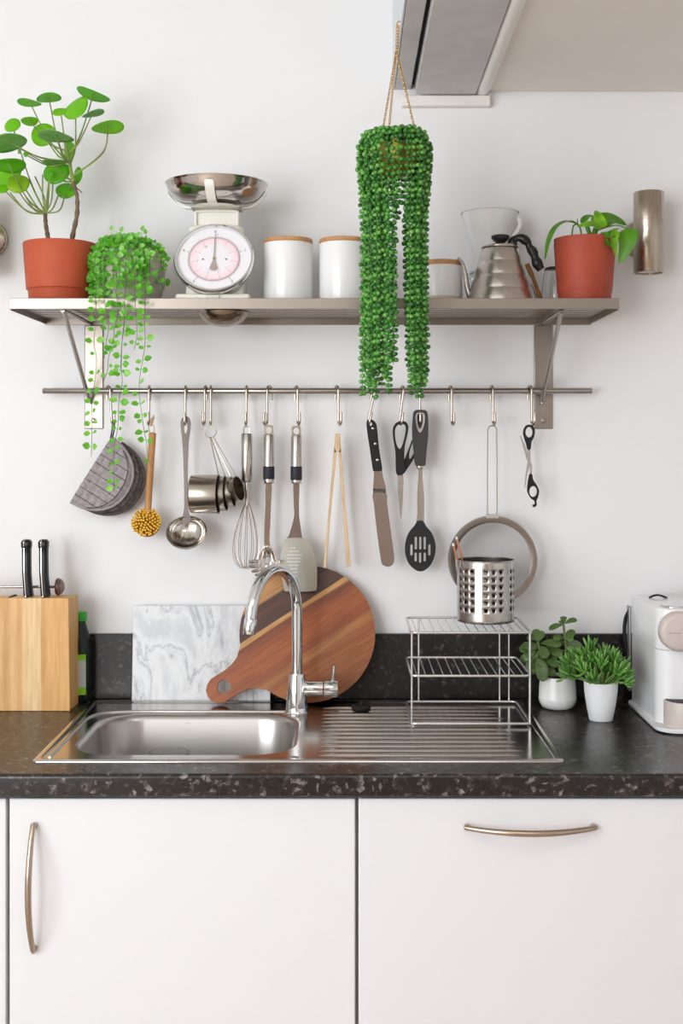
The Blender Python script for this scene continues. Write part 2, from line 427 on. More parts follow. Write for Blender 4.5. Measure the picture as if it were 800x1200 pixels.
def grain_material(name, stops, angle, scale, grain, offset=0.0, rough=0.42, long=0.06, fine=None):
    """wood whose strips run along a direction turned by angle in the XZ plane; stops are given over the strip coordinate"""
    m = bpy.data.materials.new(name); m.use_nodes = True; nt = m.node_tree; N = nt.nodes; L = nt.links; b = N['Principled BSDF']
    tc = N.new('ShaderNodeTexCoord'); mp = N.new('ShaderNodeMapping'); mp.inputs['Rotation'].default_value = (0, radians(angle), 0)
    L.new(tc.outputs['Object'], mp.inputs['Vector'])
    sx = N.new('ShaderNodeSeparateXYZ'); L.new(mp.outputs[0], sx.inputs[0])
    st = N.new('ShaderNodeMapping'); st.inputs['Scale'].default_value = (long, 1, 1); L.new(mp.outputs[0], st.inputs['Vector'])
    n = N.new('ShaderNodeTexNoise'); n.inputs['Scale'].default_value = 30; n.inputs['Detail'].default_value = 5; n.inputs['Distortion'].default_value = 0.6
    L.new(st.outputs[0], n.inputs['Vector'])
    a = N.new('ShaderNodeMath'); a.operation = 'MULTIPLY_ADD'; L.new(sx.outputs['Z'], a.inputs[0]); a.inputs[1].default_value = scale; a.inputs[2].default_value = 0.5 + offset
    c = N.new('ShaderNodeMath'); c.operation = 'MULTIPLY_ADD'; L.new(n.outputs['Fac'], c.inputs[0]); c.inputs[1].default_value = grain; L.new(a.outputs[0], c.inputs[2])
    d = N.new('ShaderNodeMath'); d.operation = 'SUBTRACT'; L.new(c.outputs[0], d.inputs[0]); d.inputs[1].default_value = grain * 0.5
    r = ramp(N, stops); L.new(d.outputs[0], r.inputs['Fac'])
    n2 = N.new('ShaderNodeTexNoise'); n2.inputs['Scale'].default_value = 120; n2.inputs['Detail'].default_value = 6; n2.inputs['Roughness'].default_value = 0.7
    L.new(st.outputs[0], n2.inputs['Vector'])
    r2 = ramp(N, [(0.3, fine or (168, 132, 104)), (0.62, (255, 255, 255))]); L.new(n2.outputs['Fac'], r2.inputs['Fac'])
    mx = N.new('ShaderNodeMixRGB'); mx.blend_type = 'MULTIPLY'; mx.inputs[0].default_value = 0.75
    L.new(r.outputs['Color'], mx.inputs[1]); L.new(r2.outputs['Color'], mx.inputs[2]); L.new(mx.outputs[0], b.inputs['Base Color'])
    b.inputs['Roughness'].default_value = rough
    return m
# strip coordinate: 0..1 over two board radii, up-left = high
acacia_m = grain_material('acacia_wood', [
    (0.00, (150, 92, 50)), (0.10, (140, 78, 36)), (0.22, (168, 102, 50)), (0.30, (156, 88, 42)), (0.345, (178, 118, 64)), (0.385, (166, 104, 56)),
    (0.41, (152, 80, 36)), (0.52, (174, 96, 44)), (0.60, (156, 82, 38)), (0.655, (124, 62, 32)), (0.665, (206, 156, 94)), (0.695, (214, 166, 102)), (0.705, (74, 42, 32)),
    (0.80, (92, 54, 40)), (0.86, (76, 44, 34)), (0.885, (190, 140, 84)), (1.0, (206, 154, 94))], 33, 1 / 0.302, 0.06, rough=0.38)
beech_m = grain_material('pale_block_wood', [
    (0.0, (228, 180, 116)), (0.055, (224, 174, 110)), (0.065, (242, 212, 164)), (0.25, (238, 204, 152)), (0.262, (226, 180, 120)), (0.34, (234, 190, 132)),
    (0.42, (222, 174, 112)), (0.6, (234, 192, 134)), (0.8, (220, 172, 110)), (1.0, (228, 182, 120))], 90, 1 / 0.20, 0.05, rough=0.5, fine=(218, 196, 166))
# ================================================================ THE SETTING
RX0, RX1, RY0, RZ1 = -2.3, 2.3, -4.1, 2.62
struct(S(MB().box(RX0 - .1, RX1 + .1, 0, 0.1, 0, RZ1), 'wall_back', wall_m))
struct(S(MB().box(RX0 - .1, RX1 + .1, RY0 - .1, 0.1, -0.1, 0), 'floor', floor_m))
struct(S(MB().box(RX0 - .1, RX1 + .1, RY0 - .1, 0.1, RZ1, RZ1 + .1), 'ceiling', ceil_m))
struct(S(MB().box(RX1, RX1 + .1, RY0, 0, 0, RZ1), 'wall_right', wall_m))
wl = MB()   # left wall with a window opening y -3.78..-2.02, z .77..2.43
wl.box(RX0 - .1, RX0, RY0, -3.78, 0, RZ1).box(RX0 - .1, RX0, -2.02, 0, 0, RZ1).box(RX0 - .1, RX0, -3.78, -2.02, 0, .77).box(RX0 - .1, RX0, -3.78, -2.02, 2.43, RZ1)
struct(S(wl, 'wall_left', wall_m))
wr = MB()   # rear wall with a window opening x -2.22..-1.22, z .77..2.43
wr.box(RX0, -2.22, RY0 - .1, RY0, 0, RZ1).box(-1.22, RX1, RY0 - .1, RY0, 0, RZ1).box(-2.22, -1.22, RY0 - .1, RY0, 0, .77).box(-2.22, -1.22, RY0 - .1, RY0, 2.43, RZ1)
struct(S(wr, 'wall_rear', wall_m))
w1 = MB().box(RX0 - .08, RX0 - .045, -3.78, -3.74, .77, 2.43).box(RX0 - .08, RX0 - .045, -2.06, -2.02, .77, 2.43).box(RX0 - .08, RX0 - .045, -3.78, -2.02, .77, .81).box(RX0 - .08, RX0 - .045, -3.78, -2.02, 2.39, 2.43)
struct(S(w1, 'window_1', trim_m))
w2 = MB().box(-2.22, -2.18, RY0 - .08, RY0 - .045, .77, 2.43).box(-1.26, -1.22, RY0 - .08, RY0 - .045, .77, 2.43).box(-2.22, -1.22, RY0 - .08, RY0 - .045, .77, .81).box(-2.22, -1.22, RY0 - .08, RY0 - .045, 2.39, 2.43)
addedpanel_m = M('added_panel_brown', (160, 138, 120), .5, vary=(5, (142, 118, 100)), stretch=(6, 6, 1))  # for two unseen brown panels added to brown and darken reflections in the steel
struct(S(MB().box(-1.16, -.40, RY0 + .001, RY0 + .045, .001, 2.03), 'added_brown_panel_1', addedpanel_m, bevel=.003))
struct(S(MB().box(-.38, .38, RY0 + .001, RY0 + .045, .001, 2.03), 'added_brown_panel_2', addedpanel_m, bevel=.003))
struct(S(w2, 'window_2', trim_m))
# boxed-in soffit, top right
sz = 2.247
sof = S(MB().box(.2920, 2.3, -1.9, 0, sz + .012, RZ1), 'ceiling_soffit', soffit_m, bevel=.004); struct(sof)
sf2 = MB()
lp = []
for y in (-1.9, 0):
    lp.append([Vector((.284 + .030 * 0.5 + .016 * cos(a), y, sz + .012 + .014 * sin(a))) for a in [2 * pi * k / 16 for k in range(16)]])
sf2.loft(lp)
struct(S(sf2, 'trim_1', trim_m))
# wooden batten on the wall below the boxing
struct(S(MB().box(.119, .316, -.022, 0, 2.222, 2.2455), 'trim_2', trim_m, bevel=.002))

duct = T('extractor_boxing', 'grey boarded extractor boxing high at the top edge, right of the bare wall', 'extractor', (.19, -.5, sz))
S(MB().box(.0995, .1035, -.95, -.001, 2.264, RZ1 - .002), 'side_panel', M('pale_blue_grey_panel', (214, 220, 224), 0.4), duct, bevel=.001)
S(MB().box(.1045, .140, -.95, -.001, 2.264, 2.276), 'bottom_board', greypanel_m, duct, bevel=.001)
S(MB().box(.1405, .1475, -.95, -.001, 2.276, 2.29), 'groove', gap_m, duct)
S(MB().box(.149, .283, -.95, -.0225, sz, sz + .014), 'bottom_board', greypanel_m, duct, bevel=.001)
S(MB().box(.149, .152, -.95, -.0225, sz + .014, RZ1 - .002), 'side_strip', greypanel_m, duct)

# upstand and worktop
up = S(MB().box(-2.28, 2.28, -.015, -.0005, .9005, 1.045), 'worktop_upstand', upstand_m, bevel=.0015)
tag(up, 'black speckled upstand along the wall behind the sink', 'splashback')
HX0, HX1, HY0, HY1 = -.547, .367, -.525, -.061      # sink cut-out
wt = MB()
wt.box(-2.28, HX0, -.621, -.0005, .8613, .9).box(HX1, 2.28, -.621, -.0005, .8613, .9)
wt = MB()
outer = [(-2.28, -.0005), (-2.28, -.6165), (-2.28, -.621), (2.28, -.621), (2.28, -.0005)]
def xyplate(mb, loops, z0, z1):
    return mb.plate(loops, -z1, -z0, Matrix(((1, 0, 0, 0), (0, 0, 1, 0), (0, -1, 0, 0), (0, 0, 0, 1))))
R_nose = .007
xyplate(wt, [[(-2.28, -.621 + R_nose), (2.28, -.621 + R_nose), (2.28, -.0005), (-2.28, -.0005)], [(HX0, HY0), (HX0, HY1), (HX1, HY1), (HX1, HY0)]], .8613, .9)
prof = [(-.621 + R_nose, .8613), (-.621 + .002, .8613), (-.621, .8633)] + [(-.621 + R_nose - R_nose * cos(a), .9 - R_nose + R_nose * sin(a)) for a in [k * pi / 2 / 6 for k in range(7)]]
wt.loft([[Vector((x, p[0], p[1])) for p in prof] for x in (-2.28, 2.28)])
wto = S(wt, 'worktop', worktop_m)
tag(wto, 'dark speckled laminate worktop running under the sink', 'worktop')

# base cabinets
def cabinet(x0, x1, label, handle):
    c = T('base_cabinet', label, 'cabinet', ((x0 + x1) / 2, -.3, 0), 'white base cabinets under the worktop')
    cb = MB().box(x0 + .0005, x0 + .018, -.583, -.02, .15, .861).box(x1 - .018, x1 - .0005, -.583, -.02, .15, .861).box(x0 + .018, x1 - .018, -.583, -.02, .15, .168)
    cb.box(x0 + .018, x1 - .018, -.03, -.02, .168, .861)
    S(cb, 'carcass', carcass_m, c)
    S(MB().box(x0 + .0005, x1 - .0005, -.53, -.515, 0, .149), 'kickboard', door_m, c)
    d = S(MB().box(x0 + .003, x1 - .003, -.605, -.5845, .155, .8535), 'door', door_m, c, bevel=.0022, seg=3)
    S(MB().box(x0 + .018, x1 - .018, -.584, -.57, .8545, .861), 'top_gap', gap_m, c)
    if handle:
        a, b = handle
        a, b = Vector(a), Vector(b); n = 24; pts = []; rr = []
        for k in range(n + 1):
            t = k / n; p = a.lerp(b, t); bow = sin(pi * t)
            p.y = -.612 - .034 * bow ** 0.8; pts.append(p); rr.append(.0045 + .0012 * bow)
        h = MB().tube(pts, rr, 10)
        for e, s in ((a, 1), (b, -1)):
            q = e + (b - a).normalized() * .004 * s
            h.tube([(q.x, -.606, q.z), (q.x, -.615, q.z)], .0055, 10)
        S(h, 'bow_handle', knob_m, d, smooth=60)
    return c
cabinet(-.5915, .0148, 'white cabinet door with the upright steel bow handle at its left', [(-.545, -.6, .812), (-.545, -.6, .591)])
cabinet(.0148, .618, 'white cabinet door with the horizontal steel bow handle near its top', [(.202, -.6, .806), (.4285, -.6, .806)])
cabinet(-1.1978, -.5915, 'narrow strip of white cabinet door at the far left edge', None)

cabinet(.618, 1.2244, 'white base cabinet under the coffee machine, beyond the door with the horizontal handle', None)

# ================================================================ SINK
sk = T('inset_sink', 'brushed steel single bowl sink with ribbed drainer let into the worktop', 'sink', (-.09, -.293, .9))
SX0, SX1, SY0, SY1 = -.567, .387, -.5445, -.0435
def L3(pts, z): return [Vector((p[0], p[1], z)) for p in pts]
mb = MB()
rims = [L3(rrect(SX0, SX1, SY0, SY1, .012), .9003), L3(rrect(SX0 + .0005, SX1 - .0005, SY0 + .0005, SY1 - .0005, .012), .9025), L3(rrect(SX0 + .003, SX1 - .003, SY0 + .003, SY1 - .003, .011), .9042),
        L3(rrect(SX0 + .012, SX1 - .012, SY0 + .012, SY1 - .012, .012), .9044), L3(rrect(SX0 + .017, SX1 - .017, SY0 + .017, SY1 - .017, .012), .9015)]
mb.loft(rims, False, False)
BX0, BX1, BY0, BY1 = -.517, -.097, -.498, -.168
inner = rrect(SX0 + .017, SX1 - .017, SY0 + .017, SY1 - .017, .012); hole = rrect(BX0, BX1, BY0, BY1, .085, 10)
tri = tessellate_polygon([[Vector((p[0], p[1], 0)) for p in inner], [Vector((p[0], p[1], 0)) for p in hole]])
mb.add(L3(inner + hole, .9015), [tuple(t) for t in tri])
S(mb, 'sink_deck', drain_m, sk, smooth=50)
bowl = MB(); lps = []
for d, z in ((0, .9015), (.003, .9008), (.008, .8965), (.011, .889), (.016, .80), (.022, .765), (.032, .748), (.05, .742), (.09, .740)):
    lps.append(L3(rrect(BX0 + d, BX1 - d, BY0 + d, BY1 - d, max(.085 - d * .4, .03), 10), z))
bowl.loft(lps, False, True)
bw = S(bowl, 'bowl', sink_m, sk, smooth=60)
S(MB().lathe([(.022, .7415), (.03, .7415), (.042, .7425), (.044, .7408)], 28, TR(-.307, -.333, 0)), 'drain_ring', polish_m, sk)
ribs_y = [-.112 - k * .0325 for k in range(13)]
for k, y in enumerate(ribs_y):
    r = MB(); x0 = -.060
    x1 = .318 + .010 * (k % 2)
    n = 14; lp = []
    for i in range(n + 1):
        t = i / n; e = min(1, min(t, 1 - t) * 10) ** .5
        x = x0 + (x1 - x0) * t
        lp.append([Vector((x, y + .0046 * c * (0.4 + .6 * e), .9010 + .0044 * e * h)) for c, h in ((-1, 0), (-.6, .75), (0, 1), (.6, .75), (1, 0))])
    v = [p for q in lp for p in q]; f = []
    for i in range(n):
        for j in range(4): f.append((i * 5 + j, i * 5 + j + 1, i * 5 + 6 + j, i * 5 + 5 + j))
    r.add(v, f)
    S(r, 'drainer_rib', drain_m, sk, smooth=70)
S(MB().ball((-.098, -.517, .9015), .009, 14, 6, (1, .8, .35)), 'deck_stud', sink_m, sk)
# raised shoulder to the left of the bowl
sh = MB().tube(catmull([(-.10, -.150, .9012), (-.30, -.148, .9012), (-.47, -.150, .9012), (-.532, -.185, .9012), (-.540, -.30, .9012), (-.541, -.515, .9012)], 6), .0042, 8, flat=.6)
S(sh, 'pressed_step', sink_m, sk, smooth=70)

gl = MB().lathe([(0, .7455), (.030, .7455), (.0385, .889), (.0395, .8895), (.0372, .889), (.029, .7505), (0, .7505)], 32, TR(-.338, -.432, 0))
tag(S(gl, 'drinking_glass', glass_m, loc=(-.338, -.432, .7455)), 'clear drinking glass standing in the sink bowl, only its rim showing', 'glass')

# plug
pl = T('sink_plug', 'small round black plug lying on the drainer right of the tap', 'plug', (.0275, -.133, .902))
S(MB().lathe([(0, .9045), (.016, .9045), (.0205, .907), (.0215, .912), (.019, .9145), (0, .915)], 24, TR(.0275, -.139, 0)), 'disc', rubber_m, pl)
S(MB().lathe([(0, .915), (.0035, .915), (.0035, .919), (.006, .920), (.006, .922), (0, .923)], 14, TR(.0275, -.139, 0)), 'stem', rubber_m, pl)

# tap
tx, ty = -.1085, -.155
tp = T('mixer_tap', 'tall chrome swan neck mixer tap behind the sink bowl', 'tap', (tx, ty, .902))
S(MB().lathe([(0, .9016), (.0255, .9016), (.026, .9035), (.0242, .906), (.0235, .915), (.0212, .945), (.0178, .982), (.0170, .9845), (.012, .985), (0, .985)], 32, TR(tx, ty, 0)), 'base', chrome_m, tp)
dirv = Vector((-.080, -.170, 0)).normalized(); reach = .196; rad = reach / 2; ztop = 1.226 - .0115
cz0 = ztop - rad; pts = [Vector((tx, ty, .984)), Vector((tx, ty, 1.04)), Vector((tx, ty, cz0 - .02))]
for k in range(0, 25):
    a = pi - pi * k / 24 * .96
    c = Vector((tx, ty, cz0)) + dirv * rad
    pts.append(c + dirv * (rad * cos(a)) + Vector((0, 0, rad * sin(a))))
e = pts[-1]; dd = (pts[-1] - pts[-2]).normalized(); pts.append(e + dd * .004); tip = e + dd * .034
S(MB().tube(pts, .0115, 20), 'swan_neck', chrome_m, tp, smooth=60)
S(MB().tube([e + dd * .003, e + dd * .0045, tip - dd * .001, tip], [.0117, .0126, .0126, .0118], 20), 'aerator', chrome_m, tp, smooth=50)
S(MB().tube([(tx + .016, ty, .953), (tx + .024, ty - .001, .953), (tx + .026, ty - .001, .953), (tx + .056, ty - .003, .953)], [.0175, .0175, .0165, .0165], 24), 'cartridge_housing', chrome_m, tp, smooth=50)
lv = S(MB().tube([(tx + .0575, ty - .003, .953), (tx + .059, ty - .003, .953), (tx + .084, ty - .005, .953), (tx + .086, ty - .005, .953)], [.0165, .0185, .0185, .0165], 24), 'lever_cap', chrome_m, tp, smooth=50)
S(MB().tube([(tx + .076, ty - .006, .969), (tx + .0765, ty - .008, .985), (tx + .078, ty - .012, 1.004)], [.0042, .0038, .0046], 12), 'lever', chrome_m, lv, smooth=60)

# ================================================================ SHELF, RAIL, BRACKETS
ZS = 1.757
shf = T('wall_shelf', 'long brushed steel slatted shelf fixed to the wall above the utensil rail', 'shelf', (-.069, -.14, 1.74))
fx0, fx1 = -.6805, .5435
S(MB().box(fx0, fx1, -.2815, -.2785, 1.7405, 1.7622), 'front_rail', shelf_m, shf, bevel=.0008)
S(MB().box(fx0, fx1, -.004, -.001, 1.736, 1.7622), 'back_rail', shelf_m, shf, bevel=.0008)
S(MB().box(fx0, fx0 + .003, -.2785, -.004, 1.738, 1.7622), 'end_rail', shelf_m, shf, bevel=.0006)
S(MB().box(fx1 - .003, fx1, -.2785, -.004, 1.738, 1.7622), 'end_rail', shelf_m, shf, bevel=.0006)
for k in range(7):
    y = -.262 + k * .0395
    S(MB().box(fx0 + .003, fx1 - .003, y - .0135, y + .0135, 1.750, ZS), 'slat', shelf_m, shf, bevel=.002)
for x in (-.30, .16):
    S(MB().box(x - .006, x + .006, -.2785, -.004, 1.7445, 1.7498), 'cross_bar', shelf_m, shf)
zr, yr = 1.5866, -.035
for bx, sx, lab in ((-.570, -.578, 'steel bracket under the left end of the shelf, partly behind vines'), (.437, .4325, 'steel bracket under the right end of the shelf, beside the small scissors')):
    br = T('shelf_bracket', lab, 'bracket', (bx, -.003, 1.50), 'steel brackets holding the shelf')
    S(MB().box(bx - .021, bx + .021, -.004, -.0005, 1.503, 1.735), 'wall_plate', shelf_m, br, bevel=.002)
    a = Vector((sx, -.250, 1.738)); b = Vector((sx, -.012, 1.566))
    S(MB().tube([a + Vector((0, -.005, .001)), a, b, b + Vector((0, .0015, -.006))], .0046, 10), 'strut', railsteel_m, br, smooth=50)
    S(MB().tube([(sx, -.262, 1.7405), (sx + .001, -.006, 1.7385)], .0045, 10), 'arm', railsteel_m, br)
    S(MB().lathe([(0, 0), (.006, 0), (.0058, .0018), (.003, .003), (0, .003)], 16, TR(bx + (.001 if bx > 0 else .0), -.004, 1.5215) @ RX(90)), 'screw', pipe_m, br)
rl = S(MB().tube([(-.676, yr, zr), (-.675, yr, zr), (.538, yr, zr), (.539, yr, zr)], [.0056, .0066, .0066, .0056], 16), 'utensil_rail', railsteel_m, loc=(-.07, yr, zr), smooth=60)
tag(rl, 'horizontal steel utensil rail running below the shelf', 'rail')

# ---------------------------------------------------------------- hooks
def hook_path():
    p = []; R1, R2 = .0108, .0088
    p.append((0, R1, -.020)); p.append((0, R1, -.008))
    for k in range(13):
        a = pi * k / 12; p.append((0, R1 * cos(a), R1 * sin(a)))
    p.append((0, -R1, -.012)); p.append((0, -R1, -.040)); p.append((0, -R1, -.058))
    c = (-R1 - R2, -.066)
    for k in range(13):
        a = pi * k / 12; p.append((0, c[0] + R2 * cos(a), c[1] - R2 * sin(a)))
    p.append((0, -R1 - 2 * R2, -.056)); p.append((0, -R1 - 2 * R2 + .001, -.048))
    return [Vector(q) for q in p]
hk0 = None
HOOKS = [(127, 32, 3, 'first steel hook from the left, holding the pot holder'), (175, 4, 0, 'steel hook holding the wooden dish brush'), (217.5, 3, 0, 'steel hook holding the ladle'),
         (241, -6, 0, 'left one of two touching hooks above the measuring cups'), (247, 5, 0, 'right one of two touching hooks above the measuring cups'), (289, 0, 0, 'steel hook holding the whisk'),
         (315.5, -22, 0, 'steel hook holding the pasta server with the dark band'), (347, 18, 0, 'steel hook holding the metal turner'), (394.5, 20, 0, 'steel hook above the wooden tongs'),
         (438, 12, -13, 'slanting steel hook holding the palette knife'), (471, 14, -7, 'slanting steel hook holding the black kitchen scissors'), (491.5, 0, 0, 'steel hook holding the slotted spoon, its top behind the hanging plant'),
         (527.5, 12, 0, 'empty steel hook between the slotted spoon and the sieve'), (576, 8, 0, 'steel hook holding the round sieve'), (620.5, 14, 0, 'last steel hook at the right, holding the thinning scissors')]
HP = {}
for i, (px, yaw, tilt, lab) in enumerate(HOOKS):
    loc = (at(px, 458, yr).x, yr, zr)
    if hk0 is None:
        hk0 = S(MB().tube(hook_path(), .0029, 9), 's_hook', hooksteel_m, loc=(0, 0, 0), smooth=60); o = hk0
    else:
        o = hk0.copy(); COL.objects.link(o)
    Rm = RY(-tilt) @ RZ(yaw)
    o.location = loc; o.rotation_euler = Rm.to_euler()
    tag(o, lab, 'hook', 'steel hooks along the rail')
    HP[px] = Vector(loc) + (Rm @ Vector((0, -.0196, -.0745 + .003)))
# ================================================================ HANGING UTENSILS (on the hooks)
YU = -.0545
K = mpp(YU)
def U(px, py, y=YU): return at(px, py, y)
def loopbase(px, py): return at(px, py, YU)

# -- quilted pot holder
t = T('pot_holder', 'folded grey quilted pot holder with black check stitching hanging at the left', 'pot holder', U(125, 604))
def halfdisc(name, A, B, depth, y0, mat, parent, puff, lines, base_t, sgn=1):
    A = U(*A); B = U(*B); u = (B - A); Lh = u.length; u = u / Lh
    v = Vector((u.z, 0, -u.x))            # to the lower right
    if v.x < 0: v = -v
    mb = MB(); nu, nv = 56, 30; pts = []
    def half(s): return depth * max(0.0, 1 - abs(2 * s - 1) ** 2.25) ** .5
    def surf(a, b):
        """a along the fold in metres, b away from it"""
        e = min(a, Lh - a, max(half(a / Lh) - b, 0)) / .012
        e = max(0, min(1, e)) ** .5
        q = abs(sin(pi * a / .0178)) ** .5 * abs(sin(pi * b / .0178 + .5)) ** .5
        return base_t * (.35 + .65 * e) + puff * q * e + .004 * sin(3.2 * a / Lh) * e
    g = []
    for i in range(nu + 1):
        a = Lh * i / nu; h = half(i / nu) if 0 < i < nu else 0
        for j in range(nv + 1):
            b = h * j / nv; p = A + u * a + v * b; g.append(Vector((p.x, y0 - surf(a, b), p.z)))
    n1 = nv + 1; f = []
    for i in range(nu):
        for j in range(nv): f.append((i * n1 + j, i * n1 + j + 1, (i + 1) * n1 + j + 1, (i + 1) * n1 + j))
    m = len(g); back = [Vector((p.x, y0, p.z)) for p in g]
    f2 = [tuple(m + k for k in reversed(q)) for q in f]
    rim = [i * n1 for i in range(nu + 1)] + [(nu - i) * n1 + nv for i in range(nu + 1)]
    for k in range(len(rim)):
        a, b = rim[k], rim[(k + 1) % len(rim)]; f.append((a, b, m + b, m + a))
    mb.add(g + back, f + f2)
    o = S(mb, name, mat, parent, smooth=60, fixn=True)
    st = MB()
    for k in range(1, 8):
        a = Lh * k / 8; h = half(k / 8) * .86
        st.tube([Vector(((A + u * a + v * (h * j / 10)).x, y0 - surf(a, h * j / 10) - .0003, (A + u * a + v * (h * j / 10)).z)) for j in range(11)], .0007, 5)
    arc = []
    for i in range(3, 54):
        a = Lh * i / 56; h = half(i / 56) * .86; p = A + u * a + v * h; arc.append(Vector((p.x, y0 - surf(a, h) - .0003, p.z)))
    st.tube(arc, .0008, 5)
    if lines: S(st, 'stitching', thread_m, o)
    ed = MB(); arc = []
    for i in range(0, 57):
        a = Lh * i / 56; h = half(i / 56) * .985; p = A + u * a + v * h; arc.append(Vector((p.x, y0 - base_t * .5, p.z)))
    ed.tube(arc, base_t * .42, 8)
    S(ed, 'piping', mat, o, smooth=60)
    return o
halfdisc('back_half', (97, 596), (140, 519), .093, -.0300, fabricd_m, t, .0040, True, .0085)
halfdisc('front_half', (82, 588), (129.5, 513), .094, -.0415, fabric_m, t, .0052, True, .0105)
hp = HP[127]
S(MB().tube(catmull([U(129, 517, -.047), hp + Vector((-.0025, .001, -.012)), hp + Vector((-.0012, .0, .0035)), hp + Vector((.0012, -.0005, .0038)), hp + Vector((.0026, -.001, -.012)), U(130.5, 517, -.047)], 6), .0016, 7), 'hanging_loop', thread_m, t)

# -- dish brush
t = T('dish_brush', 'wooden dish brush with a round yellow bristle head', 'brush', U(173, 634))
hd = [U(178.5, 508), U(178, 520), U(176.5, 545), U(174.5, 575), U(173.3, 596), U(172.5, 606)]
hd = catmull(hd, 4); m_ = len(hd)
S(MB().tube([hd[0] + Vector((0, 0, .002))] + hd, [.0045] + [(.0085 - .0012 * sin(pi * i / m_) if i < m_ * .75 else .0074 + .0075 * ((i / m_ - .75) / .25) ** 2) for i in range(m_)], 16, flat=.75), 'handle', brushwood_m, t, smooth=60)
hc = U(172.5, 614.5, -.050)
Mh = TR(hc) @ RX(68)
head = S(MB().lathe([(0, -.012), (.018, -.0115), (.0275, -.006), (.029, 0), (.0275, .005), (.012, .0065), (0, .007)], 32, Mh), 'head_block', brushwood_m, t)
br = MB()
for ring, cnt in ((.0035, 3), (.008, 8), (.0125, 13), (.017, 18), (.0215, 24), (.0255, 30)):
    for k in range(cnt):
        a = 2 * pi * (k + ring * 100) / cnt; sp = ring / .0255
        b = Vector((ring * cos(a), ring * sin(a), .005)); q = Vector((ring * 1.22 * cos(a + rnd.uniform(-.1, .1)), ring * 1.22 * sin(a), .026 + rnd.uniform(-.002, .002) - .006 * sp))
        br.tube([b, b.lerp(q, .6), q], [.0013, .0021, .0025], 6, M=Mh)
S(br, 'bristles', bristle_m, head, kind='stuff', smooth=30)
hp = HP[175]
kn = MB()
kn.tube(catmull([U(177, 510), U(174.5, 503, -.056), hp + Vector((0, 0, .002)), hp + Vector((.004, -.004, .001)), U(180.5, 500, -.058), U(180, 510)], 6), .0011, 6)
kn.ball(U(178, 493, -.06), .0048, 8, 6, (.8, .8, 1.5)).ball(U(180, 489, -.061), .0032, 8, 6, (.7, .8, 1.6)).ball(U(176.5, 498, -.060), .003, 8, 6)
S(kn, 'cord_loop', cord_m, t)

# -- ladle
t = T('ladle', 'plain one piece steel soup ladle with a slotted flat handle', 'ladle', U(218, 643))
out = sm([(217.5, 487.5), (221.5, 489.5), (223.5, 495), (222.8, 506), (221.2, 520), (220.2, 545), (220.2, 570), (220.5, 595), (223.5, 611), (218, 614), (213, 611), (215.6, 595), (215.5, 570), (214.8, 545), (213.6, 520), (212, 506), (211.4, 495), (213.5, 489.5)], 5)
slot = circ(217.5, 501, 1.9, 7.0, 16)
S(MB().pxplate([out, slot], YU - .0012, .0022), 'handle', M('ladle_steel', (126, 119, 117), .2, 1.0), t, bevel=.0005)
c = U(218.5, 627, YU - .028); rb = .0425; Ml = TR(c + Vector((0, 0, .006))) @ RX(48)
prof = [(rb * sin(a), -rb * .72 * cos(a)) for a in [pi / 2 * k / 12 for k in range(13)]]; prof[0] = (0, -rb * .72)
prof += [(rb + .0022, .0004), (rb + .002, .0016), (rb - .0012, .0012)] + [((rb - .0012) * sin(a), -(rb * .72 - .0012) * cos(a)) for a in [pi / 2 * (12 - k) / 12 for k in range(1, 13)]]
prof[-1] = (0, -(rb * .72 - .0012))
S(MB().lathe(prof, 40, Ml), 'bowl', polish_m, t, smooth=70)

# -- measuring cups on a ring
t = T('measuring_cups', 'nest of steel measuring cups fanned out on a wire ring', 'measuring cups', U(252, 603))
rc = U(246.5, 505.8, YU - .003)
S(MB().tube([rc + Vector((.0132 * cos(a), -.002 * cos(a), .0132 * sin(a))) for a in [2 * pi * k / 28 for k in range(28)]], .0009, 6, closed=True), 'ring', hooksteel_m, t)
def mcup(cx, cy, rpx, lpx, ang, yo, hx, hy, tx_, ty_, yw=-.06):
    c = U(cx, cy, YU + yo); r = rpx * K; L_ = lpx * K
    d = Vector((cos(radians(ang)), yw, sin(radians(ang)))).normalized()
    A = TR(c) @ axis_to(d)
    cup = S(MB().lathe([(0, -L_), (r * .86, -L_), (r * .96, -L_ + .002), (r * .985, -L_ + .005), (r, -.001), (r + .0013, .0004), (r - .001, .0002), (r * .95, -L_ + .005), (0, -L_ + .002)], 36, A), 'cup', cup_m, t, smooth=50)
    up_ = Vector((0, 0, 1)); up_ = (up_ - d * up_.dot(d)).normalized()
    p0 = c + up_ * (r - .001); p1 = U(hx, hy, YU + yo - .001)
    S(MB().tube([p0 - d * .004, p0 + up_ * .001, rc + Vector(((tx_ - 247.5) * K * .4, -.001, -.0135))], .0013, 6), 'handle', hooksteel_m, cup)
mcup(256, 579, 22.5, 33, 0, -.026, 0, 0, 247, 530)
mcup(264.5, 578, 20.3, 24, 3, -.026, 0, 0, 249.5, 530)
mcup(272.5, 576, 17.6, 20, 7, -.028, 0, 0, 253, 530)
mcup(279.5, 572.5, 14.2, 17, 15, -.040, 0, 0, 258, 530, -.36)

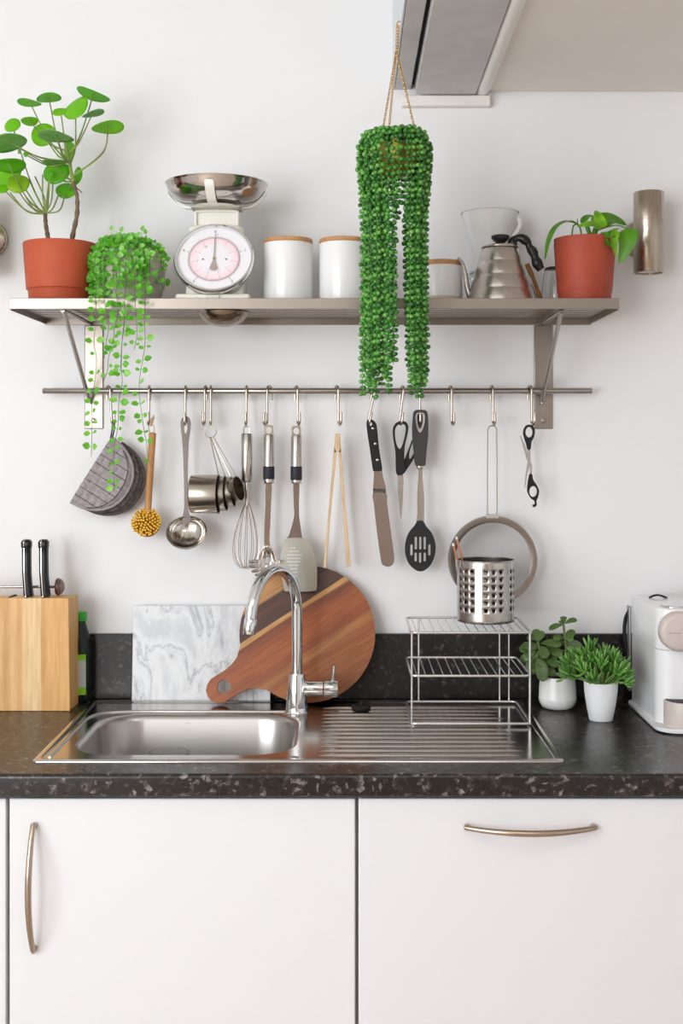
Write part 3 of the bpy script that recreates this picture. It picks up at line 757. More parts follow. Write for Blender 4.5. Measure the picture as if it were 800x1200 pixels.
# -- whisk
t = T('whisk', 'balloon whisk with a plain steel cylinder handle', 'whisk', U(289, 668))
hw = MB().tube([U(289, y, YU) for y in (508, 509, 563.5, 565)], [.0108, .0122, .0122, .0105], 24)
S(hw, 'handle', satin_m, t, smooth=50)
S(MB().tube([U(285.5, 509), U(285.5, 502.5), U(286.5, 500), U(291.5, 500), U(292.5, 502.5), U(292.5, 509)], .0012, 7), 'hanging_loop', hooksteel_m, t)
S(MB().tube([U(289, 564), U(289.3, 578), U(289.5, 593)], [.0062, .0052, .0042], 16), 'ferrule', satin_m, t, smooth=60)
for k in range(6):
    a = pi * k / 6 + .15; w = MB(); pts = []
    for j in range(41):
        s = j / 40; ph = s * 2 * pi
        zz = 590 + 77 * (1 - cos(ph)) / 2
        rr = sin(ph) * (17.5 if zz > 0 else 1) * (0.35 + .65 * ((zz - 590) / 77)) * 1.32 * .9
        off = -2.2 * ((zz - 590) / 77)
        pts.append(U(289.5 + off, zz - (k % 3) * 1.2, YU) + Vector((rr * K * cos(a), rr * K * sin(a) * .8, 0)))
    w.tube(pts, .00075, 5)
    S(w, 'wire_loop', hooksteel_m, t)

# -- pasta server and turner (matching handles)
def matching_handle(t, cx, top, bot, b0, b1, hx):
    S(MB().tube([U(cx, y) for y in (top + 11, top + 12, bot - 4)], [.0108, .0118, .0118], 24), 'handle', satin_m, t, smooth=50)
    S(MB().tube([U(cx, y) for y in (b0, b0 + .6, b1 - .6, b1)], [.0119, .0126, .0126, .0119], 24), 'grip_band', navy_m, t, smooth=50)
    S(MB().tube([U(cx, y) for y in (bot - 4.2, bot - 3.6, bot - .6, bot)], [.0112, .0116, .0112, .0098], 24), 'collar', polish_m, t, smooth=50)
    lo = [(cx - 5.3, top + 12), (cx - 5.6, top + 2), (cx - 4.2, top), (cx + 4.2, top), (cx + 5.6, top + 2), (cx + 5.3, top + 12)]
    S(MB().pxplate([lo, circ(cx, top + 6, 3.4, 4.0, 18)], YU - .001, .0022), 'hanging_end', hooksteel_m, t, bevel=.0005)
t = T('pasta_server', 'steel pasta server with a dark grip band, its toothed head behind the tap', 'pasta server', U(314, 674))
matching_handle(t, 314.8, 498, 567, 546.5, 561.5, 315)
S(MB().pxplate([sm([(311.6, 565), (318.2, 565), (317.6, 590), (316.8, 612), (315.6, 632), (316.5, 642), (310.5, 642), (309.3, 632), (309.8, 612), (311, 590)], 3)], YU - .001, .0028), 'shaft', polish_m, t, bevel=.0006)
sp = MB(); c0 = U(313, 657, YU - .004); n_, m2 = 18, 8
vv = []; ff = []
for i in range(m2 + 1):
    for j in range(n_):
        s = i / m2; a = 2 * pi * j / n_; vv.append(c0 + Vector((11.5 * K * s * cos(a) * (1 - .18 * sin(a)), .012 * (1 - s * s) , 18 * K * s * sin(a))))
for i in range(m2):
    if i < 2: continue
    for j in range(n_):
        k2 = (j + 1) % n_; ff.append((i * n_ + j, i * n_ + k2, (i + 1) * n_ + k2, (i + 1) * n_ + j))
sp.add(vv, ff)
hs = S(sp, 'scoop', polish_m, t, smooth=70)
sol = hs.modifiers.new('thickness', 'SOLIDIFY'); sol.thickness = .0014
for k, (a, dl) in enumerate([(200, 1), (218, 1), (236, 1), (254, 1), (182, 1), (-2, .7), (-20, .7), (-38, .7), (-56, .7)]):
    e = radians(a); p = c0 + Vector((11 * K * cos(e), 0, 17 * K * sin(e)))
    q = p + Vector((6.5 * K * cos(e) * dl - (.006 if dl == 1 else 0), -.018, 2 * K * sin(e)))
    S(MB().tube([p, p.lerp(q, .6), q], [.0042, .0038, .0026], 8, flat=.5), 'tooth', polish_m, t)
t = T('turner', 'steel slotless turner with small white print on its wide blade', 'turner', U(350, 694))
matching_handle(t, 347, 499, 567, 546.5, 562.5, 347)
S(MB().pxplate([sm([(343.8, 565), (350.4, 565), (350.2, 590), (350.6, 606), (353.5, 628), (353, 632), (336, 632), (338.5, 627), (344.2, 606), (344, 590)], 4)], YU - .001, .0022), 'shaft', M('turner_shaft_steel', (150, 138, 132), .25, 1.0), t, bevel=.0005)
bl = sm([(336, 631), (356, 631), (362, 636), (367, 648), (371, 663), (371.3, 678), (371, 690), (368, 692.5), (352, 693.5), (335.5, 693), (332.5, 690), (330, 676), (327.5, 662), (328.5, 650), (332, 638)], 4)
bo = S(MB().pxplate([bl], YU - .0035, .0018), 'blade', M('turner_blade_steel', (186, 186, 178), .3, 1.0), t, bevel=.0005)
pr = MB()
for r_, (a, b, gap) in enumerate([(341, 346, 0), (338, 350, 344), (336.5, 354, 342), (336, 352, 345), (336, 351.5, 343), (338, 350, 340), (340, 348, 344), (343, 349, 0), (345, 348, 0)]):
    yy = 641.5 + r_ * 4.1; x = a
    while x < b:
        w = rnd.uniform(1.0, 2.6); p0 = U(x, yy, YU - .0040); p1 = U(min(x + w, b), yy + 1.1, YU - .0040)
        pr.box(p0.x, p1.x, YU - .0040, YU - .0037, p1.z, p0.z); x += w + .7
S(pr, 'printed_lines', marktext_m, bo, kind='stuff')

# -- wooden tongs
t = T('wooden_tongs', 'pale wooden tongs spread in an upside down V', 'tongs', U(394, 668))
S(MB().pxplate([[(392.6, 508), (398.2, 508), (399.6, 530), (397.2, 531), (395.8, 529), (394.5, 531), (391, 530)]], YU - .009, .018), 'joint', bamboo_m, t, bevel=.001)
S(MB().pxplate([[(391.2, 522), (394.6, 530), (391.2, 560), (386.5, 610), (382, 666), (378.5, 665), (383.5, 610), (388, 560)]], YU - .009, .018), 'arm', bamboo_m, t, bevel=.001)
S(MB().pxplate([[(396.2, 530), (399.3, 522), (401.5, 560), (406, 610), (411, 664), (406, 665), (402, 610), (398.2, 560)]], YU - .009, .018), 'arm', bamboo_m, t, bevel=.001)
hp = HP[394.5]
S(MB().tube([U(394.2, 510, -.052), U(394, 503, -.053), hp + Vector((-.001, 0, .0035)), hp + Vector((.001, 0, .0035)), U(396.8, 503, -.053), U(396.6, 510, -.052)], .0005, 5), 'hanging_thread', matwhite_m, t)

# -- palette knife
t = T('palette_knife', 'long offset palette knife with a black riveted handle', 'palette knife', U(453, 665))
hn = S(MB().pxplate([sm([(429.5, 494), (434, 491.2), (439, 494), (441.5, 500), (444, 525), (447.6, 548), (446.5, 551.5), (438.5, 552), (436.5, 549), (433, 525), (430, 505)], 4), circ(434.3, 496.8, 1.6, 2.2, 12)], YU - .008, .014), 'handle', black_m, t, bevel=.002)
S(MB().tube([U(431.3, 494, YU), U(433.6, 525, YU), U(437.2, 551, YU)], .0011, 6), 'tang', polish_m, hn)
for p in ((437, 502), (439.8, 520), (442.2, 539)):
    q = U(p[0], p[1], YU - .0082); S(MB().lathe([(0, -.001), (.0026, -.001), (.0026, .0002), (0, .0008)], 14, TR(q) @ RX(90)), 'rivet', polish_m, hn)
kb = M('blade_steel', (168, 156, 146), .26, 1.0)
S(MB().pxplate([[(438, 550), (447.3, 549.5), (448.5, 558), (452, 571), (452, 575), (436.8, 575), (437.5, 564)]], YU - .001, .0014), 'neck', kb, t, bevel=.0003)
stp = MB().add([U(436.8, 573, YU - .001), U(452, 573, YU - .001), U(452.2, 578.5, YU - .010), U(437, 578.5, YU - .010), U(436.8, 574, YU + .0006), U(452, 574, YU + .0006), U(452.2, 579.5, YU - .0085), U(437, 579.5, YU - .0085)], [(0, 1, 2, 3), (4, 7, 6, 5), (0, 4, 5, 1), (3, 2, 6, 7), (0, 3, 7, 4), (1, 5, 6, 2)])
S(stp, 'step', polish_m, t)
S(MB().pxplate([sm([(437, 578.5), (452.2, 578.5), (453.5, 590), (457.5, 620), (461.3, 648), (461.5, 658), (458.5, 663), (453, 664), (447.6, 661), (445.5, 652), (441, 620), (438, 592)], 3)], YU - .0105, .0012), 'blade', kb, t, bevel=.0003)

# -- kitchen scissors
t = T('kitchen_scissors', 'closed black handled kitchen scissors tucked behind the slotted spoon', 'scissors', U(470, 608))
S(MB().pxplate([sm([(469.5, 493.5), (475.5, 494.5), (478.3, 500), (477.2, 510), (474.3, 522), (473.6, 535), (474.3, 549), (471.5, 556), (464.8, 556), (463.5, 546), (463.2, 530), (460.8, 515), (460.2, 503), (463.5, 496)], 5),
                    sm([(469.8, 496.8), (474, 497.8), (475.4, 502), (474, 512), (471.5, 521), (468.5, 526), (465, 522), (463, 513), (462.8, 504), (465.2, 498.8)], 4)], YU - .006, .009), 'handle', black_m, t, bevel=.0015)
S(MB().pxplate([sm([(474, 538), (478, 528), (482, 517), (485, 511), (488, 513), (489, 525), (485, 537), (478, 548), (473, 555), (469, 556), (470, 548)], 4), sm([(484, 518), (486.2, 521), (484.5, 531), (480, 538), (479.5, 531), (482, 522)], 3)], YU + .0035, .008), 'handle', black_m, t, bevel=.0015)
S(MB().pxplate([[(464.8, 553), (470, 553), (472.8, 562), (472, 585), (469.8, 608), (469, 606), (466.4, 580)]], YU - .002, .0016), 'blade', satin_m, t, bevel=.0004)
S(MB().pxplate([[(466.5, 553), (472, 553), (472.6, 565), (471.5, 590), (470.2, 607), (468.6, 590)]], YU + .0002, .0016), 'blade', kb, t, bevel=.0004)

# -- slotted spoon
t = T('slotted_spoon', 'black slotted spoon with a thick dark grey handle', 'spoon', U(492, 670))
hh = sm([(485.5, 481.5), (492, 480.2), (499.5, 481.5), (501.5, 490), (501.6, 510), (499.6, 530), (498.4, 544), (496, 546), (488.8, 546), (486.2, 543), (484.6, 528), (483, 508), (483.6, 490)], 4)
h1 = S(MB().pxplate([hh], YU - .0105, .019), 'handle', darkgrey_m, t, bevel=.005, seg=4)
S(MB().pxplate([sm([(492, 483.5), (497, 485), (497.5, 494), (494.8, 504), (492, 507), (489.4, 504), (487, 494), (487.4, 485)], 4), sm([(492, 484.8), (495, 486), (495.2, 494), (493.4, 501), (492, 502), (490.4, 501), (488.8, 494), (489.2, 486)], 4)], YU - .0122, .0030), 'eyelet_trim', chrome_m, h1, bevel=.0006)
S(MB().pxplate([sm([(492, 485.2), (494.8, 487), (494.4, 497), (492, 500.5), (489.6, 497), (489.2, 487)], 4)], YU - .0108, .0020), 'eyelet', black_m, h1)
S(MB().tube([U(491.9, y) for y in (544.5, 545.5, 549, 550)], [.0078, .0084, .0078, .0064], 18), 'ferrule', polish_m, t, smooth=50)
S(MB().pxplate([sm([(489.3, 548), (494.8, 548), (495.2, 560), (497, 580), (497, 600), (496, 613), (488, 613), (488, 600), (487.8, 580), (489, 560)], 3)], YU - .0015, .0032), 'shaft', polish_m, t, bevel=.0009)
spo = sm([(488.5, 611), (492, 610), (496, 611), (499.5, 617), (506, 625), (510, 637), (509.5, 650), (504.5, 662), (497, 668.5), (491.5, 669.5), (486, 667.5), (478.5, 660), (474.6, 648), (475, 635), (479, 624), (485.5, 616)], 5)
def stadium(cx, y0, y1, w=1.35): return [(cx - w, y0 + 1), (cx - w * .5, y0), (cx + w * .5, y0), (cx + w, y0 + 1), (cx + w, y1 - 1), (cx + w * .5, y1), (cx - w * .5, y1), (cx - w, y1 - 1)]
sl = [stadium(487.1, 629, 644), stadium(492.3, 629, 644), stadium(497.5, 629, 644), stadium(482, 638, 651), stadium(503, 638, 651), stadium(486.9, 647.5, 658), stadium(492.1, 647.5, 659.5), stadium(497.5, 647.5, 658)]
S(MB().pxplate([spo] + sl, YU - .004, .004), 'bowl', softblack_m, t, bevel=.0008)

# -- round sieve
t = T('round_sieve', 'large round fine mesh sieve with a long double wire handle', 'sieve', U(576, 708))
sc = U(576, 655.5, -.040); R0 = 50.5 * mpp(-.04)
rg = MB(); n_ = 72
def ringpt(a, r, y): return Vector((sc.x + r * cos(a), y, sc.z + r * sin(a)))
sec = [(R0 - .0125, -.0635), (R0 - .003, -.066), (R0 + .0005, -.066), (R0 + .002, -.064), (R0 + .002, -.044), (R0 - .0005, -.044), (R0 - .001, -.063), (R0 - .0125, -.0620)]
rg.lathe([(a, -b) for a, b in sec] + [(sec[0][0], -sec[0][1])], 72, TR(sc.x, 0, sc.z) @ RX(90))
S(rg, 'rim', M('sieve_rim_steel', (158, 150, 144), .28, 1.0), t, smooth=50)
gm = bpy.data.materials.new('fine_wire_gauze'); gm.use_nodes = True; gn = gm.node_tree
gb = gn.nodes['Principled BSDF']; gb.inputs['Base Color'].default_value = lin((150, 146, 142)); gb.inputs['Metallic'].default_value = .6; gb.inputs['Roughness'].default_value = .45
gtc = gn.nodes.new('ShaderNodeTexCoord'); gsx = gn.nodes.new('ShaderNodeSeparateXYZ'); gn.links.new(gtc.outputs['Object'], gsx.inputs[0])
outs = []
for ax in ('X', 'Z'):
    a_ = gn.nodes.new('ShaderNodeMath'); a_.operation = 'MULTIPLY'; gn.links.new(gsx.outputs[ax], a_.inputs[0]); a_.inputs[1].default_value = 1100
    b_ = gn.nodes.new('ShaderNodeMath'); b_.operation = 'FRACT'; gn.links.new(a_.outputs[0], b_.inputs[0])
    c_ = gn.nodes.new('ShaderNodeMath'); c_.operation = 'LESS_THAN'; gn.links.new(b_.outputs[0], c_.inputs[0]); c_.inputs[1].default_value = .13; outs.append(c_)
mx_ = gn.nodes.new('ShaderNodeMath'); mx_.operation = 'MAXIMUM'; gn.links.new(outs[0].outputs[0], mx_.inputs[0]); gn.links.new(outs[1].outputs[0], mx_.inputs[1])
gn.links.new(mx_.outputs[0], gb.inputs['Alpha'])
ms = MB(); prof = [(0, -.012)] + [((R0 - .004) * sin(a) / sin(1.1), .044 - .0285 * (cos(a) - cos(1.1)) / (1 - cos(1.1)) - 0) for a in [1.1 * k / 10 for k in range(1, 11)]]
prof[0] = (0, .044 - .0285)
ms.lathe(prof, 48, TR(sc.x, 0, sc.z) @ RX(90))
S(ms, 'mesh', gm, t, smooth=180, kind='stuff')
hp = HP[576]
wy = -.0555
for s in (-1, 1):
    px0 = 576.6 + s * 5.6
    S(MB().tube([at(px0 - s * .3, 606, -.0665), at(px0, 600, -.0670), at(px0, 540, -.0600), at(px0 - s * .4, 503, wy), at(px0 - s * 2.5, 499.5, wy), at(576.6, 498.8, wy)], .0014, 7), 'handle_wire', hooksteel_m, t)
S(MB().pxplate([[(569, 602.5), (584.5, 602.5), (584.5, 607.5), (569, 607.5)]], -.0685, .003), 'handle_clip', polish_m, t, bevel=.0008)

# -- thinning scissors
t = T('thinning_scissors', 'small open thinning scissors with two black finger rings', 'scissors', U(622, 596))
S(MB().pxplate([sm([(620, 497.5), (624.5, 499.5), (626.6, 505), (625.5, 512), (622.6, 518), (621.6, 526), (618, 526.5), (616, 519), (613.6, 512), (613, 505), (615.5, 499.5)], 4), circ(619.8, 506.5, 4.2, 6.2, 16)], YU - .003, .006), 'finger_ring', black_m, t, bevel=.0012)
S(MB().pxplate([sm([(620.5, 555.5), (623.5, 556), (624.6, 562), (628.5, 568), (631.5, 575), (630.5, 582), (628.5, 587), (628.8, 592), (625.5, 594.5), (623.8, 592), (626.4, 590.5), (626, 587), (621.5, 583.5), (617.8, 576), (618, 568), (619, 561)], 4), circ(624.6, 576, 4.6, 6.4, 16)], YU - .003, .006), 'finger_ring', black_m, t, bevel=.0012)
S(MB().pxplate([[(618, 524), (621.2, 524), (621.6, 536), (621.3, 545), (617.5, 556), (615, 572.5), (614.2, 571), (616, 553), (618.2, 540)]], YU - .001, .0014), 'blade', satin_m, t)
S(MB().pxplate([[(609, 511), (610.2, 510.5), (614.8, 521), (620, 536), (623.5, 546), (623, 558), (620.8, 558), (620.6, 548), (616.5, 537)]], YU - .0026, .0014), 'blade', satin_m, t)
S(MB().lathe([(0, -.001), (.0026, -.001), (.0026, .0006), (0, .001)], 12, TR(U(620.4, 541, YU - .003)) @ RX(90)), 'pivot', polish_m, t)
# ================================================================ ON THE SHELF
def pot_lathe(c, prof, n=48): return MB().lathe(prof, n, TR(c[0], c[1], ZS))
# left terracotta pot: centre px 70
y = -.185; k = mpp(y); cx = at(70.5, 0, y).x
pilea = T('potted_round_leaf_plant', 'tall plant with round bright leaves on long stalks in a terracotta pot', 'plant', (cx, y, ZS))
Hp = (CZ - (286 - CY) * mpp(y)) - ZS
r1, r0 = 42.6 * k, 35.5 * k
S(pot_lathe((cx, y), [(0, 0), (r0 - .003, 0), (r0, .003), (r0 + .0022, .030), (r0 + .0040, .0325), (r0 + .0058, .0335), (r1, Hp - .002), (r1 - .001, Hp), (r1 - .005, Hp - .001), (r0 + .003, Hp - .03), (0, Hp - .030)]), 'pot', terra_m, pilea, smooth=35)
S(MB().lathe([(0, Hp - .014), (r1 * .5, Hp - .012), (r1 - .0062, Hp - .016)], 28, TR(cx, y, ZS)), 'soil', soil_m, pilea)
def P(px, py, yy=None): return at(px, py, y if yy is None else yy)
tr1 = catmull([P(58.5, 290), P(56, 277), P(53.5, 262), P(53, 250)], 5)
S(MB().tube(tr1, [.0052 + .0006 * sin(i * 2.4) - .00008 * i for i in range(len(tr1))], 10), 'trunk', bark_m, pilea, smooth=70)
tr2 = catmull([P(82.5, 289), P(86, 272), P(90, 252), P(90.5, 234), P(88.5, 222), P(85.5, 212)], 5)
S(MB().tube(tr2, [.0054 + .0008 * sin(i * 1.9) - .00008 * i for i in range(len(tr2))], 10), 'trunk', bark_m, pilea, smooth=70)
tr3 = catmull([P(86, 213), P(83, 200), P(80, 186), P(77, 168)], 4)
S(MB().tube(tr3, [.0042 - .0001 * i for i in range(len(tr3))], 9), 'upper_stem', petiole_m, pilea, smooth=70)
N1 = P(53.5, 250); N2 = P(88, 206)
# px, py, width, height, turn (deg, up-right +), depth offset, node, material, side(+1 top seen, -1 underside)
LV = [(110, 108.5, 40, 11, -16, .02, 'a', leaf_b, -1), (88, 125, 34, 22, 42, -.02, 'a', leaf_a, 1), (71, 129.5, 20, 10, 4, .0, 'a', leaf_a, 1), (57, 113, 29, 8, 9, .03, 'a', leaf_b, -1),
      (34.5, 118.5, 28, 7, -3, .01, 'a', leaf_b, -1), (108.5, 131.5, 27, 4, 17, -.01, 'a', leaf_c, -1), (126, 147, 38, 12, 8, .0, 'c', leaf_a, -1), (14, 146, 20, 16, 20, -.02, 'b', leaf_a, 1),
      (34.5, 140.5, 20, 9, 6, .02, 'a', leaf_a, -1), (50.5, 157, 30, 27, 15, .03, 'a', leaf_a, 1), (66, 157.5, 42, 12, -5, -.05, 'a', leaf_c, -1), (10, 165, 42, 17, 17, -.06, 'c2', leaf_c, -1),
      (10, 191, 40, 15, 5, -.04, 'b', leaf_b, -1), (8, 203, 34, 22, 12, .01, 'b', leaf_a, 1), (21, 214, 27, 21, -14, -.02, 'b', leaf_y, 1), (1, 218, 22, 15, 10, .02, 'b', leaf_a, 1),
      (66, 201, 32, 26, 10, .02, 'd', leaf_b, 1), (82.5, 178, 13, 24, 4, .04, 'd', leaf_b, 1), (77, 222, 24, 18, -8, .04, 'd', leaf_b, 1), (89, 206, 11, 22, -10, .03, 'd', leaf_b, 1),
      (21.5, 173, 5, 15, 0, .0, 'c2', leaf_c, 1), (30, 181, 6, 6, 40, .0, 'c2', leaf_b, 1), (62, 188, 26, 5, 4, -.03, 'd', leaf_c, -1), (58, 203, 9, 7, 60, 0, 'b', leaf_b, 1)]
for (lx, ly, w, h, ang, dy, nd, mt, side) in LV:
    yy = y + dy; kk = mpp(yy); c = P(lx, ly, yy); R_ = w * kk / 2; q = min(h / w, 1.0); a = radians(ang)
    if h > w: R_ = h * kk / 2; q = w / h; a += pi / 2
    e1 = Vector((cos(a), 0, sin(a))); th_ = math.asin(q) + (radians(11) if side > 0 else -radians(11)); th_ = max(-1.4, min(pi / 2, th_)); q = sin(th_); sdep = cos(th_)
    e2 = Vector((-sin(a) * q, side * sdep, cos(a) * q)); nn = e1.cross(e2).normalized()
    if nn.z < 0: nn = -nn
    vv = [c]; ff = []; n_ = 22; rings = 4; wav = rnd.uniform(0, 6)
    for i in range(1, rings + 1):
        for j in range(n_):
            t_ = 2 * pi * j / n_; s = i / rings
            cup = -.10 * s * s + .05 * s * s * sin(2 * t_ + wav)
            vv.append(c + e1 * (R_ * s * cos(t_)) + e2 * (R_ * s * sin(t_)) + nn * (R_ * cup * 1.3))
    for j in range(n_): ff.append((0, 1 + j, 1 + (j + 1) % n_))
    for i in range(rings - 1):
        for j in range(n_):
            b0 = 1 + i * n_; b1 = b0 + n_; j2 = (j + 1) % n_; ff.append((b0 + j, b1 + j, b1 + j2, b0 + j2))
    lf = S(MB().add(vv, ff), 'leaf', mt, pilea, smooth=180)
    so = lf.modifiers.new('thickness', 'SOLIDIFY'); so.thickness = .0009
    if nd == 'a': n0 = P(rnd.uniform(76, 83), rnd.uniform(176, 192)); md = c.lerp(n0, .55) + Vector((0.002 * (1 if lx > 80 else -1), 0, -.012))
    elif nd == 'c': n0 = P(86, 206); md = P(121, 178)
    elif nd == 'c2': n0 = P(80, 189); md = c.lerp(n0, .5) + Vector((0, 0, -.012))
    elif nd == 'd': n0 = P(85, 212); md = c.lerp(n0, .5) + Vector((-.004, 0, -.006))
    else: n0 = N1; md = c.lerp(n0, .55) + Vector((-.004, 0, -.016))
    if side > 0: md.y += .02; n0 = n0 + Vector((0, .004, 0))
    S(MB().tube(catmull([n0, md, c - nn * .001], 7), [.0019] * 8 + [.0014] * 7, 7), 'leaf_stalk', petiole_m, pilea, smooth=60)
# more bare stalks spraying from the low fork
for (ex, ey, mx, my) in [(41, 207, 52, 232), (50, 205, 50, 230), (57, 212, 55, 232), (62, 214, 60, 236), (70, 224, 62, 244), (76, 226, 70, 246), (30, 222, 44, 243), (12, 226, 32, 248)]:
    S(MB().tube(catmull([N1, P(mx, my), P(ex, ey, y + .03)], 6), .0015, 6), 'leaf_stalk', petiole_m, pilea, smooth=60)
S(MB().tube(catmull([P(88, 219), P(93, 223), P(96, 226)], 4), .0012, 6), 'twig', bark_m, pilea)

# ---------------------------------------------------------------- trailing plant
y2 = -.19; c2 = at(153, 0, y2); tz = at(0, 284, y2).z
trail = T('trailing_vine_plant', 'small leaved trailing plant spilling from a pale round pot over the shelf edge', 'plant', (c2.x, y2, ZS))
rr_ = 40 * mpp(y2)
S(MB().lathe([(0, 0), (rr_ * .78, 0), (rr_ * .84, .003), (rr_ * .98, .045), (rr_, .075), (rr_ * .93, .105), (rr_ * .86, .112), (rr_ * .82, .111), (rr_ * .86, .1), (0, .095)], 40, TR(c2.x, y2, ZS)), 'pot', concrete_m, trail, smooth=50)
S(MB().lathe([(0, .104), (rr_ * .5, .104), (rr_ * .84, .102)], 24, TR(c2.x, y2, ZS)), 'soil', soil_m, trail)
def leaf_disc(mb, base, d, nrm, L_, W_):
    d = Vector(d).normalized(); s = d.cross(nrm)
    s = s.normalized() if s.length > 1e-5 else d.orthogonal().normalized(); n_ = s.cross(d)
    pts = [base, base + d * L_ * .3 + s * W_ * .48 + n_ * L_ * .06, base + d * L_ * .68 + s * W_ * .42 + n_ * L_ * .05, base + d * L_, base + d * L_ * .68 - s * W_ * .42 + n_ * L_ * .05, base + d * L_ * .3 - s * W_ * .48 + n_ * L_ * .06, base + d * L_ * .5 - n_ * L_ * .14]
    mb.add(pts, [(0, 1, 6), (1, 2, 6), (2, 3, 6), (3, 4, 6), (4, 5, 6), (5, 0, 6)])
rv = random.Random(5)
def make_vine(ctrl, r=.0006, step=.0095, lsize=.0125, single=False, mats=(vleaf_m, vleaf2_m)):
    ctrl = [Vector(p) for p in ctrl]; c2_ = [ctrl[0]]
    for a, b in zip(ctrl, ctrl[1:]):
        if (b - a).length > .035 and len(c2_) > 2: c2_.append(a.lerp(b, rv.uniform(.4, .6)) + Vector((rv.uniform(-.004, .004), rv.uniform(-.003, 0), 0)))
        c2_.append(b)
    path = catmull(c2_, 8); st0 = step
    st = S(MB().tube(path, r, 5), 'vine', vine_m, trail)
    acc = 0; la = MB(); n = 0
    for a, b in zip(path, path[1:]):
        acc += (b - a).length
        if acc < step: continue
        acc = 0; n += 1; step = st0 * rv.uniform(.65, 1.35); dr = (b - a).normalized()
        for s in (-1, 1):
            if rv.random() < .2: continue
            side = Vector((s * rv.uniform(.5, 1), rv.uniform(-.8, .2), rv.uniform(-.35, .35)))
            sz = lsize * rv.uniform(.55, 1.2)
            nrm = Vector((rv.uniform(-.6, .6), -1, rv.uniform(-.2, .9)))
            q = b + side.normalized() * .003
            if single:
                m2_ = MB(); leaf_disc(m2_, q, side, nrm, sz, sz * .88)
                m2_.tube([b, q], .0004, 4)
                S(m2_, 'leaf', mats[0] if rv.random() < .75 else mats[1], st, smooth=180)
            else: leaf_disc(la, q - side.normalized() * .002, side, nrm, sz, sz * .88); la.mi[-6:] = [0 if rv.random() < .6 else 1] * 6
    if not single and la.v:
        la.mi = []
        i = 0; la.mi = [(0 if ((j // 6) * 7919) % 10 < 6 else 1) for j in range(len(la.f))]
        S(la, 'leaves', list(mats), st, smooth=180, kind='stuff')
    return st
top = Vector((c2.x, y2, ZS + .118))
def A3(px, py, yy): return at(px, py, yy)
# long strands over the edge: (rim px, shelf-edge px, then down)
longs = [
    [(128, 278, -.215), (112, 300, -.262), (112, 345, -.293), (110, 400, -.295), (112, 440, -.295), (108, 490, -.294), (107, 535, -.294)],
    [(140, 276, -.215), (133, 305, -.268), (137, 350, -.295), (134, 385, -.297), (127, 420, -.296), (121, 447, -.295)],
    [(150, 275, -.22), (147, 310, -.27), (146, 352, -.296), (143, 400, -.297), (143, 450, -.296), (138, 500, -.295), (133, 540, -.295), (134, 575, -.294)],
    [(158, 277, -.22), (164, 310, -.268), (170, 350, -.296), (170, 400, -.297), (164, 440, -.296), (166, 485, -.296), (172, 522, -.295), (178, 548, -.294)],
    [(135, 276, -.21), (122, 306, -.268), (122, 350, -.297), (127, 385, -.299), (122, 420, -.299)],
    [(150, 276, -.21), (155, 305, -.27), (158, 350, -.299), (160, 380, -.299), (157, 410, -.299)],
    [(145, 276, -.21), (141, 305, -.27), (137, 340, -.299), (146, 375, -.299), (141, 436, -.299)],
]
for q in longs: make_vine([top + Vector((rv.uniform(-.02, .02), 0, -.008))] + [A3(*p) for p in q[:1]] + [A3(*p) for p in q[1:]], step=.0185, lsize=.0155, single=True)
for k in range(27):
    a = (rv.uniform(-3.0, -1.9) if k < 13 else rv.uniform(-1.9, -.1)) if k < 22 else rv.uniform(0, 2 * pi)
    r_ = rr_ * rv.uniform(.98, 1.14)
    if cos(a) < -.2: Ld = rv.uniform(.075, .118)
    else: Ld = rv.uniform(.04, .10)
    b = Vector((c2.x + r_ * cos(a), y2 + r_ * sin(a), 0))
    if b.y < -.268: b.y = -.268 if Ld < .1 else -.295
    z0 = ZS + .112
    pts = [top + Vector((rv.uniform(-.03, .03), rv.uniform(-.02, .02), -.01)), Vector((c2.x + r_ * .62 * cos(a), y2 + r_ * .62 * sin(a), z0 + rv.uniform(.008, .026))),
           Vector((b.x, max(b.y, -.292), z0 - .012)), Vector((b.x + rv.uniform(-.004, .004), b.y, z0 - Ld * .55)), Vector((b.x + rv.uniform(-.007, .007), b.y, max(z0 - Ld, ZS + .006) if b.y > -.28 else z0 - Ld))]
    make_vine(pts, step=.0095, lsize=.0125)
cr = MB()
for k in range(170):
    a = rv.uniform(0, 2 * pi); r_ = rr_ * rv.uniform(.1, .98); zz = ZS + .106 + .030 * (1 - (r_ / rr_) ** 2) * rv.uniform(.4, 1.25)
    leaf_disc(cr, Vector((c2.x + r_ * cos(a), y2 + r_ * sin(a), zz)), (rv.uniform(-1, 1), rv.uniform(-1, .4), rv.uniform(-.3, .7)), (rv.uniform(-.5, .5), -1, rv.uniform(0, 1.4)), .0145 * rv.uniform(.7, 1.15), .0125)
cr.mi = [(0 if ((j // 6) * 7919) % 10 < 7 else 1) for j in range(len(cr.f))]
S(cr, 'crown_leaves', [vleaf_m, vleaf2_m], trail, smooth=180, kind='stuff')
for px, py in ((131, 271), (141, 272), (166, 271), (171, 275)):
    p = at(px, py + 12, -.20); q = at(px, py, -.205); mm = MB().tube([p, q], .0006, 5)
    leaf_disc(mm, q, (rv.uniform(-.5, .5), -.2, 1), (rv.uniform(-.5, .5), -1, .2), .013, .009)
    S(mm, 'shoot', vleaf2_m, trail, smooth=180)

